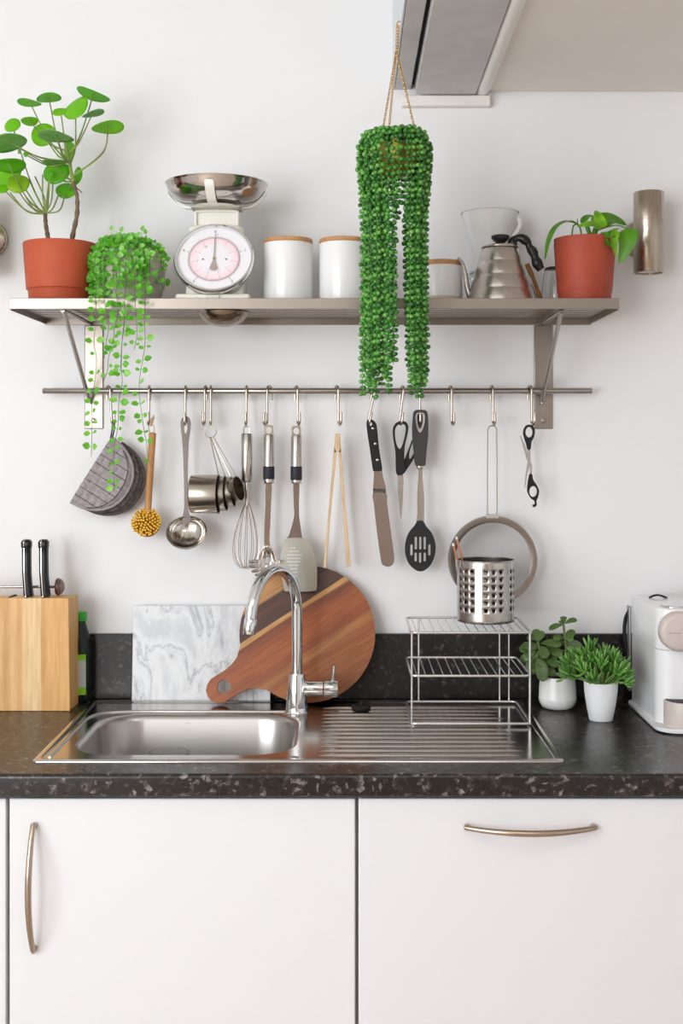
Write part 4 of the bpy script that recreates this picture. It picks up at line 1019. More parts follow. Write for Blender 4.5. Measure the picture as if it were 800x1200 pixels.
# ---------------------------------------------------------------- kitchen scale
ys = -.165; ks = mpp(ys); sx_ = at(253.5, 0, ys).x
scl = T('kitchen_scale', 'cream mechanical kitchen scale with round dial and steel weighing bowl', 'scale', (sx_, ys, ZS))
def Z(py, yy=ys): return at(0, py, yy).z
S(MB().box(sx_ - .077, sx_ + .077, ys - .075, ys + .055, ZS + .0005, ZS + .0195), 'base', cream_m, scl, bevel=.006, seg=3)
S(MB().box(sx_ - .014, sx_ + .014, ys - .079, ys - .0752, ZS + .003, ZS + .0165), 'base_badge', M('badge_cream', (226, 224, 212), .4), scl, bevel=.001)
bd = MB(); zt = Z(264)
lpz = []
for z, hw, yf, yb in ((ZS + .0197, .0605, ys - .045, ys + .05), (ZS + .10, .0600, ys - .030, ys + .048), (zt - .008, .0580, ys - .012, ys + .045), (zt, .052, ys - .004, ys + .04)):
    lpz.append([Vector((p[0], p[1], z)) for p in rrect(sx_ - hw, sx_ + hw, yf, yb, .012, 4)])
S(bd.loft(lpz), 'housing', cream_m, scl, bevel=.001)
# dial drum tilted back
dc = Vector((sx_ + .0005, ys - .052, Z(302, ys - .052))); tiltd = 24.5
Md = TR(dc) @ RX(90 - tiltd)
Rd = 46.2 * mpp(ys - .05)
drum = S(MB().lathe([(Rd - .003, -.0135), (Rd - .0005, -.0125), (Rd + .0012, -.009), (Rd + .0018, .0), (Rd - .0005, .0035), (Rd - .0045, .003), (Rd - .0055, -.001), (Rd - .0055, -.0035)], 64, Md), 'bezel', chrome_m, scl, smooth=60)
S(MB().lathe([(0, -.034), (Rd - .010, -.034), (Rd - .006, -.031), (Rd - .0042, -.0125), (Rd - .006, -.012)], 56, Md), 'drum_back', cream_m, scl, smooth=50)
face = S(MB().lathe([(0, -.0045), (Rd - .0048, -.0045)], 64, Md), 'dial_face', dial_m, scl)
def ringflat(mb, r0, r1, h, n=72):
    v = []; f = []
    for j in range(n):
        a = 2 * pi * j / n; v += [(r0 * cos(a), r0 * sin(a), h), (r1 * cos(a), r1 * sin(a), h)]
    for j in range(n):
        k_ = (j + 1) % n; f.append((2 * j, 2 * j + 1, 2 * k_ + 1, 2 * k_))
    return mb.add(v, f, Md)
S(ringflat(MB(), Rd * .44, Rd * .625, -.0042), 'pink_band', dialpale_m, face)
ink = MB(); ringflat(ink, Rd * .642, Rd * .652, -.0040)
def tick(mb, ang, r0, r1, w, h=-.0039):
    a = radians(90 - ang); d = Vector((cos(a), sin(a), 0)); s = Vector((-sin(a), cos(a), 0)) * w * .5
    mb.add([d * r0 - s + Vector((0, 0, h)), d * r1 - s + Vector((0, 0, h)), d * r1 + s + Vector((0, 0, h)), d * r0 + s + Vector((0, 0, h))], [(0, 1, 2, 3)], Md)
for k in range(100): tick(ink, k * 3.6, Rd * .655, Rd * (.75 if k % 20 == 0 else .715 if k % 10 == 0 else .69), .0009 if k % 20 == 0 else .0005)
for k, tx in enumerate(('0', '1', '2', '3', '4')):
    a = radians(90 - 72 * k); ink.text(tx, .0088, Md @ TR(Rd * .82 * cos(a), Rd * .82 * sin(a), -.0040), .0001)
ink.text('kg', .0042, Md @ TR(Rd * .05, Rd * .74, -.0040), .0001)
for s in (-1, 1): ink.ball((0, 0, 0), .0016, 8, 4, (1.3, 1, .15), Md @ TR(s * Rd * .3 + .001, -.001, -.004))
ink.mi = [0] * len(ink.f)
o = S(ink, 'dial_scale_print', dialink_m, face)
for s in (-1, 1):
    q = MB().lathe([(0, 0.0003), (.0019, .0003), (.0019, 0)], 12, Md @ TR(s * Rd * .29 + .001, -.001, -.0042)); S(q, 'dial_spot', dialink_m, face)
pk = MB(); ringflat(pk, Rd * .615, Rd * .628, -.0039)
for k in range(88): tick(pk, k * 360 / 88, Rd * (.48 if k % 8 == 0 else .56), Rd * .615, .0008 if k % 8 == 0 else .0004)
for k in range(11):
    if k == 10: continue
    a = radians(90 - 360 / 11 * k)
    if k: pk.text(str(k), .0052, Md @ TR(Rd * .42 * cos(a), Rd * .42 * sin(a), -.0038), .0001)
S(pk, 'pink_scale_print', dialpink_m, face)
a = radians(90 - 360 / 11 * 10)
S(MB().text('10', .0070, Md @ TR(Rd * .42 * cos(a), Rd * .42 * sin(a), -.0037), .0001), 'gold_number', dialgold_m, face)
ln = MB()
for r_ in (-.31, -.37): ln.box(-Rd * .19, Rd * .19, Rd * r_ - .0004, Rd * r_ + .0004, -.0041, -.0039, Md)
S(ln, 'small_print', M('faint_print', (206, 202, 210), .7), face)
pt = MB().plate([[(-.0012, -.002), (-.0009, Rd * .60), (0, Rd * .66), (.0009, Rd * .60), (.0012, -.002), (.0085, -Rd * .30), (.005, -Rd * .345), (0, -Rd * .36), (-.005, -Rd * .345), (-.0085, -Rd * .30)]], .0005, .0013, Md @ RX(-90) @ Matrix.Scale(-1, 4, Vector((0, 1, 0))) )
pt = MB(); pl_ = [(-.0012, -.002), (-.0009, Rd * .60), (0, Rd * .66), (.0009, Rd * .60), (.0012, -.002), (.0088, -Rd * .30), (.005, -Rd * .345), (0, -Rd * .36), (-.005, -Rd * .345), (-.0088, -Rd * .30)]
xyplate_v = [Vector((a, b, -.0025)) for a, b in pl_] + [Vector((a, b, -.0015)) for a, b in pl_]
n_ = len(pl_); tri = tessellate_polygon([[Vector((a, b, 0)) for a, b in pl_]])
pt.add(xyplate_v, [tuple(t_) for t_ in tri] + [tuple(n_ + i for i in reversed(t_)) for t_ in tri] + [(i, (i + 1) % n_, n_ + (i + 1) % n_, n_ + i) for i in range(n_)], Md)
S(pt, 'pointer', pointer_m, face)
S(MB().lathe([(0, .0005), (.002, .0003), (.0032, -.001), (.0034, -.0025), (0, -.0025)], 16, Md), 'pointer_cap', M('brass_cap', (190, 172, 150), .3, 1.0), face)
S(MB().lathe([(0, .0022), (Rd * .6, .0018), (Rd - .0052, .0008)], 64, Md), 'dial_glass', pane_m, scl, smooth=180)
# neck loop and platter support
zp = Z(245)
S(MB().tube(catmull([(sx_ - .044, ys + .005, zt - .004), (sx_ - .044, ys + .005, zp - .012), (sx_ - .037, ys + .005, zp - .0035), (sx_ + .037, ys + .005, zp - .0035), (sx_ + .044, ys + .005, zp - .012), (sx_ + .044, ys + .005, zt - .004)], 4), .0032, 8), 'support_frame', cream_m, scl)
S(MB().box(sx_ - .043, sx_ + .043, ys + .008, ys + .012, zt - .004, zp - .004), 'neck', cream_m, scl, bevel=.001)
S(MB().box(sx_ - .052, sx_ + .052, ys - .022, ys + .034, zp - .0005, zp + .0035), 'cross_plate', M('cross_plate_grey', (180, 176, 166), .4, .4), scl, bevel=.001)
zb = zp + .0040
arms = MB()
for ang in (-92, 12, 168):
    a = radians(ang); d = Vector((cos(a), sin(a), 0)); s = Vector((-sin(a), cos(a), 0)) * .0095
    Rb = 59.5 * ks; Zr = Z(216, ys) - zb
    prof = [(0, 0), (.45 * Rb, 0), (.62 * Rb + .002, .002), (.735 * Rb + .002, .17 * Zr), (.83 * Rb + .002, .32 * Zr), (.91 * Rb + .002, .50 * Zr), (.965 * Rb + .002, .72 * Zr), (.972 * Rb + .002, .77 * Zr)]
    vv = []; C0 = Vector((sx_, ys + .004, zb))
    for i, (r_, z_) in enumerate(prof):
        w = 1 if i < len(prof) - 1 else .6
        for off in (0, .0022): vv += [C0 + d * (r_ + off * .4) - s * w + Vector((0, 0, z_ - off)), C0 + d * (r_ + off * .4) + s * w + Vector((0, 0, z_ - off))]
    ff = []
    for i in range(len(prof) - 1):
        b = i * 4; ff += [(b, b + 1, b + 5, b + 4), (b + 3, b + 2, b + 6, b + 7), (b + 1, b + 3, b + 7, b + 5), (b + 2, b, b + 4, b + 6)]
    ff += [(0, 2, 3, 1), (len(vv) - 4, len(vv) - 3, len(vv) - 1, len(vv) - 2)]
    S(MB().add(vv, ff), 'bowl_arm', cream_m, scl, smooth=50)
S(MB().lathe([(0, .003), (.045, .003), (.050, .0015), (.045, 0), (0, .0002)], 40, TR(sx_, ys + .004, zb - .0012)), 'cradle_dish', cream_m, scl)
Zr = Z(216, ys) - zb; Rb = 59.5 * ks
BP = [(.0, .12), (.45, .12), (.60, .15), (.72, .23), (.82, .37), (.90, .55), (.96, .76), (.985, .92)]
S(MB().lathe([(a * Rb, b * Zr) for a, b in BP] + [(Rb, Zr - .0015), (Rb + .0012, Zr + .0003), (Rb, Zr + .0012), (Rb * .975, Zr * .93)] + [(a * Rb - .0014, b * Zr + .0012) for a, b in reversed(BP[1:])] + [(0, .12 * Zr + .0012)], 64, TR(sx_, ys + .004, zb)), 'weighing_bowl', polish_m, scl, smooth=60)

# round steel dome under the shelf
dm = S(MB().lathe([(0, -.030), (.012, -.0295), (.026, -.0265), (.040, -.019), (.050, -.008), (.053, -.0005), (0, -.0005)], 40, TR(at(262, 0, -.14).x, -.14, 1.7490)), 'under_shelf_dome', M('dome_steel', (150, 134, 120), .2, 1.0), loc=(at(262, 0, -.14).x, -.14, 1.749), smooth=60)
tag(dm, 'shallow steel dome fixed under the shelf below the scale', 'lamp')

# ---------------------------------------------------------------- canisters
def canister(cx_, top_, rpx, yy, label, small=False, grp='white wooden lidded canisters'):
    x = at(cx_, 0, yy).x; r = rpx * mpp(yy); zt_ = at(0, top_, yy).z; H = zt_ - ZS; lid = .009 if not small else .010
    c = T('canister', label, 'canister', (x, yy, ZS), grp)
    if small:
        S(MB().lathe([(0, .0), (r * .97, 0), (r, .003), (r, .0195)], 40, TR(x, yy, ZS)), 'clay_base', clay_m, c, smooth=50)
        S(MB().lathe([(r * 1.001, .0192), (r * 1.006, .0205), (r * 1.004, H - lid - .002), (r * .985, H - lid), (r * .93, H - lid), (r * .93, .02)], 40, TR(x, yy, ZS)), 'glazed_wall', ceramic_m, c, smooth=50)
    else: S(MB().lathe([(0, 0), (r * .97, 0), (r, .004), (r, H - lid - .003), (r * .985, H - lid - .0005), (r * .93, H - lid - .0005), (r * .93, .01), (0, .01)], 48, TR(x, yy, ZS)), 'jar', ceramic_m, c, smooth=50)
    l = S(MB().lathe([(0, H - lid), (r * .99, H - lid), (r * 1.005, H - lid + .0015), (r * 1.005, H - .002), (r * .985, H), (0, H)], 48, TR(x, yy, ZS)), 'lid', lidwood_m, c, smooth=40)
canister(337.5, 281, 28.6, -.150, 'tall white canister with a wooden lid just right of the scale')
canister(402.5, 281, 28.6, -.150, 'tall white canister with a wooden lid, partly behind the hanging plant')
canister(517, 307, 24.5, -.170, 'short canister with white glaze over bare clay and a wooden lid', True)

# ---------------------------------------------------------------- kettle
yk = -.198; kk = mpp(yk); kx = at(585.5, 0, yk).x
ket = T('gooseneck_kettle', 'brushed steel stepped pour over kettle with a black handle', 'kettle', (kx, yk, ZS))
prof = [(0, 0)]; rb_, rt_ = 39.5 * kk, 21.5 * kk; Hk = at(0, 290, yk).z - ZS
prof.append((rb_ * .97, 0)); n_ = 48
for i in range(n_ + 1):
    s = i / n_; r_ = rb_ + (rt_ - rb_) * s ** 1.12; bulge = .0014 * abs(sin(pi * s * 4.0)) ** .7
    prof.append((r_ - .002 + bulge, .003 + (Hk - .006) * s))
prof += [(rt_ - .003, Hk - .001), (0, Hk - .001)]
S(MB().lathe(prof, 56, TR(kx, yk, ZS)), 'body', kettle_m, ket, smooth=60)
lid_ = S(MB().lathe([(rt_ - .001, Hk - .0028), (rt_ + .001, Hk - .001), (rt_ + .0005, Hk + .0015), (rt_ - .006, Hk + .004), (.012, Hk + .0065), (0, Hk + .0068)], 48, TR(kx, yk, ZS)), 'lid', kettle_m, ket, smooth=60)
S(MB().lathe([(0, Hk + .0068), (.007, Hk + .0070), (.0085, Hk + .009), (.0165, Hk + .016), (.0192, Hk + .0205), (.019, Hk + .0235), (.017, Hk + .0248), (0, Hk + .0252)], 32, TR(kx + .001, yk, ZS)), 'lid_knob', softblack_m, lid_, smooth=60)
W = lambda px, py, dy=0: at(px, py, yk + dy)
spt = catmull([W(556, 351), W(550.5, 347, -.002), W(546.8, 335, -.004), (W(545.2, 322, -.006)), W(542.2, 310, -.008), W(538.6, 304.5, -.009), W(535.5, 303.2, -.010)], 6)
S(MB().tube(spt, [.0072 - .0036 * min(1, i / 24) for i in range(len(spt))], 12), 'spout', kettle_m, ket, smooth=60)
hb = MB().tube([W(601, 303, -.012), W(601, 293, -.014), W(603, 289, -.014), W(606.5, 291, -.014), W(606.5, 303, -.012), W(603, 305, -.012)], .0018, 8, closed=True)
S(hb, 'handle_bracket', polish_m, ket)
hnd = catmull([W(600, 288, -.006), W(601.5, 281.5, -.008), W(609, 278.6, -.01), W(617, 283, -.01), W(620.5, 290, -.01), W(624.5, 295.5, -.01), W(627, 303, -.01), W(630, 310, -.01), W(634, 316, -.01)], 6)
hn_ = len(hnd)
S(MB().tube(hnd, [.0086 + .0015 * sin(2 * pi * i / 12.5) + (.0012 if i > 30 else 0) for i in range(hn_)], 14, flat=1.15), 'handle', black_m, ket, smooth=60)

# dripper on its server behind the kettle
yd = -.072; kd = mpp(yd); dx = at(574, 0, yd).x
srv = T('glass_server', 'round glass coffee server behind the kettle', 'server', (dx - .003, yd, ZS))
S(MB().lathe([(0, 0), (.040, 0), (.0475, .006), (.0490, .030), (.044, .055), (.036, .070), (.036, .080), (.0345, .080), (.0342, .070), (.042, .054), (.047, .030), (.0455, .0075), (.039, .002), (0, .002)], 48, TR(dx - .003, yd, ZS)), 'vessel', glass_m, srv, smooth=60)
S(MB().lathe([(.0362, .073), (.0372, .073), (.0372, .0825), (.0345, .0825), (.0345, .081)], 40, TR(dx - .003, yd, ZS)), 'collar', matwhite_m, srv)
S(MB().tube(catmull([(dx - .040, yd - .010, ZS + .072), (dx - .056, yd - .022, ZS + .078), (dx - .066, yd - .028, ZS + .066), (dx - .062, yd - .026, ZS + .030), (dx - .051, yd - .016, ZS + .018)], 6), .0045, 10), 'handle', glass_m, srv, smooth=60)
zd = ZS + .083; Ztop = at(0, 250, yd).z; Hd = Ztop - zd; Rdp = 33.5 * kd
drp = T('coffee_dripper', 'white ceramic coffee dripper cone standing behind the kettle', 'dripper', (dx, yd, zd))
pf = [(.016, .001), (.042, 0), (.044, .002), (.044, .006), (.022, .0085), (.020, .014)]
for i in range(5):
    a0 = .026 + (Rdp - .026) * (i / 4); h0 = .016 + (Hd - .016) * i / 4
    pf += [(a0 - .0008, h0), (a0 + .0008, h0 + .003 if i < 4 else h0)]
pf += [(Rdp - .003, Hd), (.024, .020), (.016, .014), (.016, .001)]
S(MB().lathe(pf, 56, TR(dx, yd, zd)), 'cone', ceramic_m, drp, smooth=40)
S(MB().tube(catmull([at(599, 254.5, yd - .01), at(606, 256, yd - .012), at(609.3, 261, yd - .012), at(607, 269, yd - .012), at(600, 277, yd - .01), at(593, 281, yd - .008)], 6), .0050, 12, flat=.55), 'handle', ceramic_m, drp, smooth=60)

# wooden handled tool leaning, glass jar with black rim
wd = T('wooden_scoop', 'thin wooden handled scoop leaning between kettle and terracotta pot', 'scoop', at(633, 351, -.12))
S(MB().tube(catmull([at(634.5, 355, -.125), at(630, 341, -.115), at(624, 325, -.105), at(617.5, 310, -.095)], 5), [.0052] * 5 + [.0042] * 6 + [.0058] * 5, 10), 'handle', brushwood_m, wd, smooth=60)
S(MB().tube([at(629, 356.5, -.122), at(627, 346, -.118), at(622.5, 333, -.11)], .0022, 8), 'metal_edge', polish_m, wd)
gj = T('glass_jar', 'small clear glass jar with a black rim, half behind the terracotta pot', 'jar', (at(652, 0, -.10).x, -.10, ZS))
gx = at(652, 0, -.10).x; gz = at(0, 313, -.10).z - ZS
S(MB().lathe([(0, 0), (.027, 0), (.0325, .006), (.033, .035), (.029, gz - .016), (.024, gz - .006), (.023, gz - .006), (.027, gz - .018), (.031, .035), (.030, .007), (0, .003)], 40, TR(gx, -.10, ZS)), 'bowl', glass_m, gj, smooth=60)
S(MB().lathe([(0, gz - .002), (.022, gz - .001), (.0255, gz - .003), (.0262, gz - .007), (.022, gz - .0075), (0, gz - .006)], 36, TR(gx, -.10, ZS)), 'rim', black_m, gj, smooth=60)

# ---------------------------------------------------------------- right terracotta pot with heart leaf plant
yr2 = -.185; kr = mpp(yr2); rx = at(684.8, 0, yr2).x; Hr = at(0, 280.5, yr2).z - ZS; ra = 35.8 * kr; rbm = 30.2 * kr
ph = T('potted_heartleaf', 'heart leaved plant drooping from an embossed terracotta pot', 'plant', (rx, yr2, ZS))
vv = []; ff = []; nA, nZ = 112, 56
for i in range(nZ + 1):
    s = i / nZ; z = Hr * s
    for j in range(nA):
        a = 2 * pi * j / nA; r_ = rbm + (ra - rbm) * s
        if .2 < s < .93:
            u = a / (2 * pi) * 20; w_ = s * 5.6
            d1 = abs(((u + w_) % 1) - .5); d2 = abs(((u - w_) % 1) - .5)
            r_ += .0008 * (1 if min(.5 - d1, .5 - d2) > .07 else 0)
        if s <= .2: r_ -= .0004
        vv.append((rx + r_ * cos(a), yr2 + r_ * sin(a), ZS + z))
for i in range(nZ):
    for j in range(nA):
        k2 = (j + 1) % nA; ff.append((i * nA + j, i * nA + k2, (i + 1) * nA + k2, (i + 1) * nA + j))
ff.append(tuple(range(nA))[::-1])
S(MB().add(vv, ff), 'pot', terra2_m, ph, smooth=180)
S(MB().lathe([(ra, Hr), (ra - .001, Hr + .0008), (ra - .004, Hr), (ra - .006, Hr - .02), (0, Hr - .02)], 48, TR(rx, yr2, ZS)), 'rim', terra2_m, ph)
S(MB().lathe([(0, Hr - .012), (ra - .0065, Hr - .013)], 24, TR(rx, yr2, ZS)), 'soil', soil_m, ph)
Q = lambda px, py, dy=0: at(px, py, yr2 + dy)
def hshape(t_): return min(1, (t_ * 5) ** .6) * (1 - t_ ** 2.6) ** .9
def pl_leaf(ctrl, w, up, mt, fold=.25):
    S(MB().leaf(catmull(ctrl, 5), w, up, fold=fold, k=3, shape=hshape), 'leaf', mt, ph, smooth=180)
pl_leaf([Q(676, 263, -.01), Q(664, 260.5, -.015), Q(651, 268, -.02), Q(643, 284, -.022), Q(638.5, 305, -.022)], .032, (-.35, -.25, .9), philo_m)
pl_leaf([Q(681, 262, .01), Q(687, 255, .02), Q(694, 254, .03), Q(699, 259, .03)], .016, (0, -.6, .8), philo_m)
pl_leaf([Q(703, 268, -.02), Q(702.5, 262, -.025), Q(700.5, 254, -.02), Q(697.5, 246.5, -.01)], .030, (.1, -1, .1), philoy_m)
pl_leaf([Q(700, 265, -.03), Q(693, 263, -.04), Q(685, 263.5, -.045), Q(676, 266, -.05)], .018, (0, -.8, .5), philoy_m)
pl_leaf([Q(702, 268, .0), Q(704, 260, .01), Q(715, 256.5, .02), Q(726, 259.5, .03), Q(734, 264, .035)], .044, (.15, -.75, .65), philo_m, .12)
pl_leaf([Q(735, 268, -.03), Q(735.5, 278, -.035), Q(733, 291, -.035), Q(725.5, 309, -.03)], .042, (-.3, -1, .1), philo_m, .12)
pl_leaf([Q(722, 269, -.05), Q(718, 277, -.055), Q(718.5, 288, -.055), Q(721, 301, -.05)], .022, (.5, -1, .1), philoy_m, .5)
pl_leaf([Q(721, 274, -.05), Q(714, 276, -.055), Q(708, 275, -.055), Q(703, 273, -.05)], .018, (0, -1, .4), philo_m, .4)
pl_leaf([Q(704, 273, -.048), Q(707, 280, -.054), Q(713, 287, -.056), Q(720, 292, -.054)], .013, (.2, -1, .5), philo_m, .4)
for c_, w in (([Q(669.5, 287), Q(670, 275), Q(671.5, 265), Q(675, 263)], .0016), ([Q(681, 287), Q(681, 276), Q(679.5, 267), Q(676, 262)], .0018), ([Q(690, 287), Q(690.5, 275), Q(687, 264)], .0045), ([Q(696, 287), Q(696, 275), Q(700, 264)], .006), ([Q(690, 275, .01), Q(705, 268, .0), Q(722, 264, -.02), Q(735, 268, -.03)], .0014), ([Q(700, 285, -.01), Q(712, 272, -.03), Q(724, 268, -.05)], .0014)):
    S(MB().tube(catmull(c_, 5), w, 8), 'stem', philo_m, ph, smooth=60)
S(MB().tube([Q(676.5, 262, -.005), Q(676.2, 256, -.006)], [.0014, .0006], 6), 'bud', philo_m, ph)

# ---------------------------------------------------------------- wall lamps
def wall_lamp(X, label):
    l = T('wall_lamp', label, 'lamp', (X, -.001, 1.885), 'up and down wall lamps')
    S(MB().lathe([(0, 0), (.041, 0), (.042, .003), (.0405, .012), (.036, .016), (.014, .0175), (0, .018)], 48, TR(X, -.0008, 1.9270) @ RX(90)), 'wall_disc', lampsteel_m, l, smooth=40)
    S(MB().tube([(X, -.018, 1.9270), (X, -.052, 1.9270)], .0085, 16), 'arm', lampsteel_m, l)
    z0_, z1_ = 1.8455 - .0, 1.667; yc = -.083; r_ = .0325
    z1_ = at(0, 320, yc).z; z0_ = at(0, 225.5, yc).z
    S(MB().lathe([(r_ - .004, z1_ + .010), (r_ - .004, z1_), (r_ - .001, z1_), (r_, z1_ + .001), (r_, z0_ - .062), (r_ - .0006, z0_ - .0617), (r_, z0_ - .0614), (r_, z0_ - .001), (r_ - .001, z0_), (r_ - .004, z0_), (r_ - .004, z0_ - .01)], 48, TR(X, yc, 0)), 'cylinder', lampsteel_m, l, smooth=50)
    for z_ in (z1_ + .004, z0_ - .004): S(MB().lathe([(0, z_), (r_ - .0042, z_)], 32, TR(X, yc, 0)), 'lens', M('frosted_lens', (225, 225, 222), .4), l)
wall_lamp(.6525, 'brushed steel cylinder wall lamp right of the shelf')
wall_lamp(-.803, 'steel wall lamp at the left edge, only its round wall disc showing')
# ================================================================ ON THE WORKTOP
ZW = .9002
# -- knife block
bxr = at(82, 0, -.137).x; bxl = bxr - .30
kb_loc = ((bxl + bxr) / 2, -.1, ZW)
kbk = T('knife_block', 'large pale wooden knife block standing at the left end of the worktop', 'knife block', kb_loc)
vb = MB()
zt_f, zt_b = 1.1410, 1.1375
f_, b_ = -.137, -.055
vb.add([(bxl, f_, ZW), (bxr, f_, ZW), (bxr + .001, b_, ZW), (bxl, b_, ZW), (bxl, f_, zt_f), (bxr - .003, f_, zt_f), (bxr - .001, b_, zt_b), (bxl, b_, zt_b)],
       [(0, 3, 2, 1), (4, 5, 6, 7), (0, 1, 5, 4), (1, 2, 6, 5), (2, 3, 7, 6), (3, 0, 4, 7)])
S(vb, 'block', beech_m, kbk, bevel=.0018, seg=3)
for px in (13, 32, 52):
    q = at(px, 0, -.112).x
    S(MB().box(q - .0025, q + .0025, -.127, -.077, 1.1385, 1.1416), 'slot', gap_m, kbk)
def knife(px, yy, label):
    p0 = at(px, 699, yy); t = T('kitchen_knife', label, 'knife', (p0.x, yy, 1.1418), 'knives in the wooden block')
    k_ = mpp(yy); zb_, zt_ = 1.1418, at(0, 632, yy).z
    H_ = zt_ - zb_
    def sec(z, hw, hd, dx, dy): return [Vector((p0.x + dx + a, yy + dy + b, z)) for a, b in rrect(-hw, hw, -hd, hd, min(hw, hd) * .6, 3)]
    prof = [(0, .0095, .012, .003, 0), (.006, .0092, .0125, .0025, 0), (.02, .0088, .0115, .0015, -.001), (H_ * .4, .0088, .0110, 0, -.003), (H_ * .72, .0090, .0112, -.0008, -.002), (H_ - .018, .0092, .0115, -.0012, 0), (H_ - .0165, .0104, .0125, -.0014, 0), (H_ - .006, .0106, .0128, -.0015, 0), (H_ - .001, .0075, .009, -.0015, 0), (H_, .004, .005, -.0015, 0)]
    h = S(MB().loft([sec(zb_ + a, b, c, d, e) for a, b, c, d, e in prof]), 'handle', black_m, t, smooth=50)
    tg = MB().tube([Vector((p0.x + d - .0028, yy + e - c - .0006, zb_ + a)) for a, b, c, d, e in prof[:-2]] + [Vector((p0.x - .0035, yy - .004, zt_ + .0002))], .0017, 6)
    S(tg, 'tang', polish_m, h)
    S(MB().box(p0.x - .0020, p0.x + .0025, yy - .017, yy + .016, 1.100, 1.1425), 'blade', satin_m, t)
    return t
knife(32, -.104, 'black riveted knife handle in the block, the left one of the two')
knife(52, -.104, 'black riveted knife handle in the block, the one nearer the dark red knob')
rod = T('steel_rod_with_knob', 'thin steel rod with a dark red knob lying across the knife block', 'rod', (at(30, 0, -.075).x, -.075, 1.1385))
zc = 1.1385 + .0195
S(MB().tube([(bxl - .02, -.075, zc), (at(66, 0, -.075).x, -.075, zc)], .0034, 12), 'rod', satin_m, rod)
kx_ = at(65, 0, -.075).x
S(MB().lathe([(0, 0), (.010, .0002), (.0175, .002), (.0192, .006), (.0165, .012), (.009, .0175), (0, .019)], 32, TR(kx_, -.075, zc) @ RY(90)), 'knob', darkred_m, rod, smooth=60)
S(MB().lathe([(.0182, .0088), (.0150, .0142), (.009, .0182), (0, .0196)], 32, TR(kx_, -.075, zc) @ RY(90)), 'knob_cap', M('grey_cap', (136, 122, 122), .3, .3), rod, smooth=60)

# -- bottle behind the block
yb = -.040; bxc = at(86.5, 0, yb).x; kq = mpp(yb); rB = 20 * kq
bt = T('dishwash_bottle', 'dark green bottle with a bright green cap standing behind the knife block', 'bottle', (bxc, yb, ZW))
zc2 = at(0, 717, yb).z
Hb = zc2 - ZW
bp = [(0, 0), (rB * .9, 0), (rB, .004), (rB, Hb * .56), (rB * .97, Hb * .66), (rB * .78, Hb * .76), (rB * .5, Hb * .86), (rB * .42, Hb * .915), (0, Hb * .915)]
bp = [(r_ * .62, z_) for r_, z_ in bp]
rB *= .62; bxc2 = at(107, 0, yb).x - rB; bt.location.x = bxc2
S(MB().lathe(bp, 36, TR(bxc2, yb, ZW)), 'body', greenglass_m, bt, smooth=50)
S(MB().lathe([(0, Hb), (rB * .50, Hb - .0005), (rB * .56, Hb - .003), (rB * .56, Hb * .905), (0, Hb * .905)], 24, TR(bxc2, yb, ZW)), 'cap', greencap_m, bt)
def wrap(z0, z1, a0, a1, mat, nm, dr=.0004):
    n_ = 16; v = []; f = []
    for i in range(n_ + 1):
        a = radians(a0 + (a1 - a0) * i / n_)
        for z in (z0, z1): v.append((bxc2 + (rB + dr) * cos(a), yb + (rB + dr) * sin(a), ZW + z))
    for i in range(n_): f.append((2 * i, 2 * i + 2, 2 * i + 3, 2 * i + 1))
    return S(MB().add(v, f), nm, mat, bt, smooth=60)
lb = wrap(at(0, 812, yb).z - ZW, at(0, 765, yb).z - ZW, -150, -50, limelabel_m, 'label')
wrap(at(0, 803, yb).z - ZW, at(0, 772, yb).z - ZW, -150, -52, greylabel_m, 'label_panel', .0007)
tl = MB()
for k in range(5):
    zz = at(0, 790 + k * 2.4, yb).z; xx = at(92 + (k % 2), 0, yb).x
    tl.box(xx - .003, xx + .005, yb - rB - .0011, yb - rB - .0006, zz, zz + .0012)

# -- marble slab leaning on the wall
yf0, yf1 = -.062, -.0165
mx0, mx1 = at(154, 0, -.045).x, at(316.5, 0, -.045).x; mh = .209
th = 5.3
Mm = TR(0, -.0425, ZW + .0002) @ RX(-th)
mb = MB().box(mx0, mx1, 0, .0125, 0, mh, Mm)
lift = min(p.z for p in mb.v) - ZW; mb.v = [p - Vector((0, 0, lift - .0002)) for p in mb.v]
o = S(mb, 'marble_board', marble_m, loc=((mx0 + mx1) / 2, -.05, ZW + .1), bevel=.001)
tag(o, 'rectangular grey veined marble board leaning on the wall behind the sink', 'board')

# -- round acacia board with a handle, leaning on the marble
yB = -.055
cB = at(360, 744, yB); RB = 79.5 * mpp(yB)
ol = []
hd_ = Vector((-.845, -.535)).normalized(); hn = Vector((-hd_.y, hd_.x))
a_h = math.atan2(hd_.y, hd_.x)
for k in range(73):
    a = a_h + radians(22) + (2 * pi - radians(44)) * k / 72
    ol.append((RB * cos(a), RB * sin(a)))
kk_ = mpp(yB)
def hp_(d, s): v = hd_ * d * kk_ + hn * s * kk_; return (v.x, v.y)
ol_h = [hp_(84, -20.5), hp_(93, -17.0), hp_(103, -15.4), hp_(113, -15.6), hp_(122, -15.6), hp_(129, -12.5), hp_(134, -7), hp_(135.5, 0), hp_(134, 7), hp_(129, 12.5), hp_(122, 15.6), hp_(113, 15.6), hp_(103, 15.4), hp_(93, 17.0), hp_(84, 20.5)]
ol2 = ol + ol_h if ((ol[-1][0] - ol_h[0][0]) ** 2 + (ol[-1][1] - ol_h[0][1]) ** 2) < ((ol[-1][0] - ol_h[-1][0]) ** 2 + (ol[-1][1] - ol_h[-1][1]) ** 2) else ol + ol_h[::-1]
hole_c = hp_(114, 0)
hl = [(hole_c[0] + (7.8 + .35 * sin(3 * a + 2.2)) * kk_ * cos(a), hole_c[1] + (7.8 + .35 * sin(3 * a + 2.2)) * kk_ * sin(a)) for a in [2 * pi * i / 24 for i in range(24)]]
lowest = min(p[1] for p in ol2)
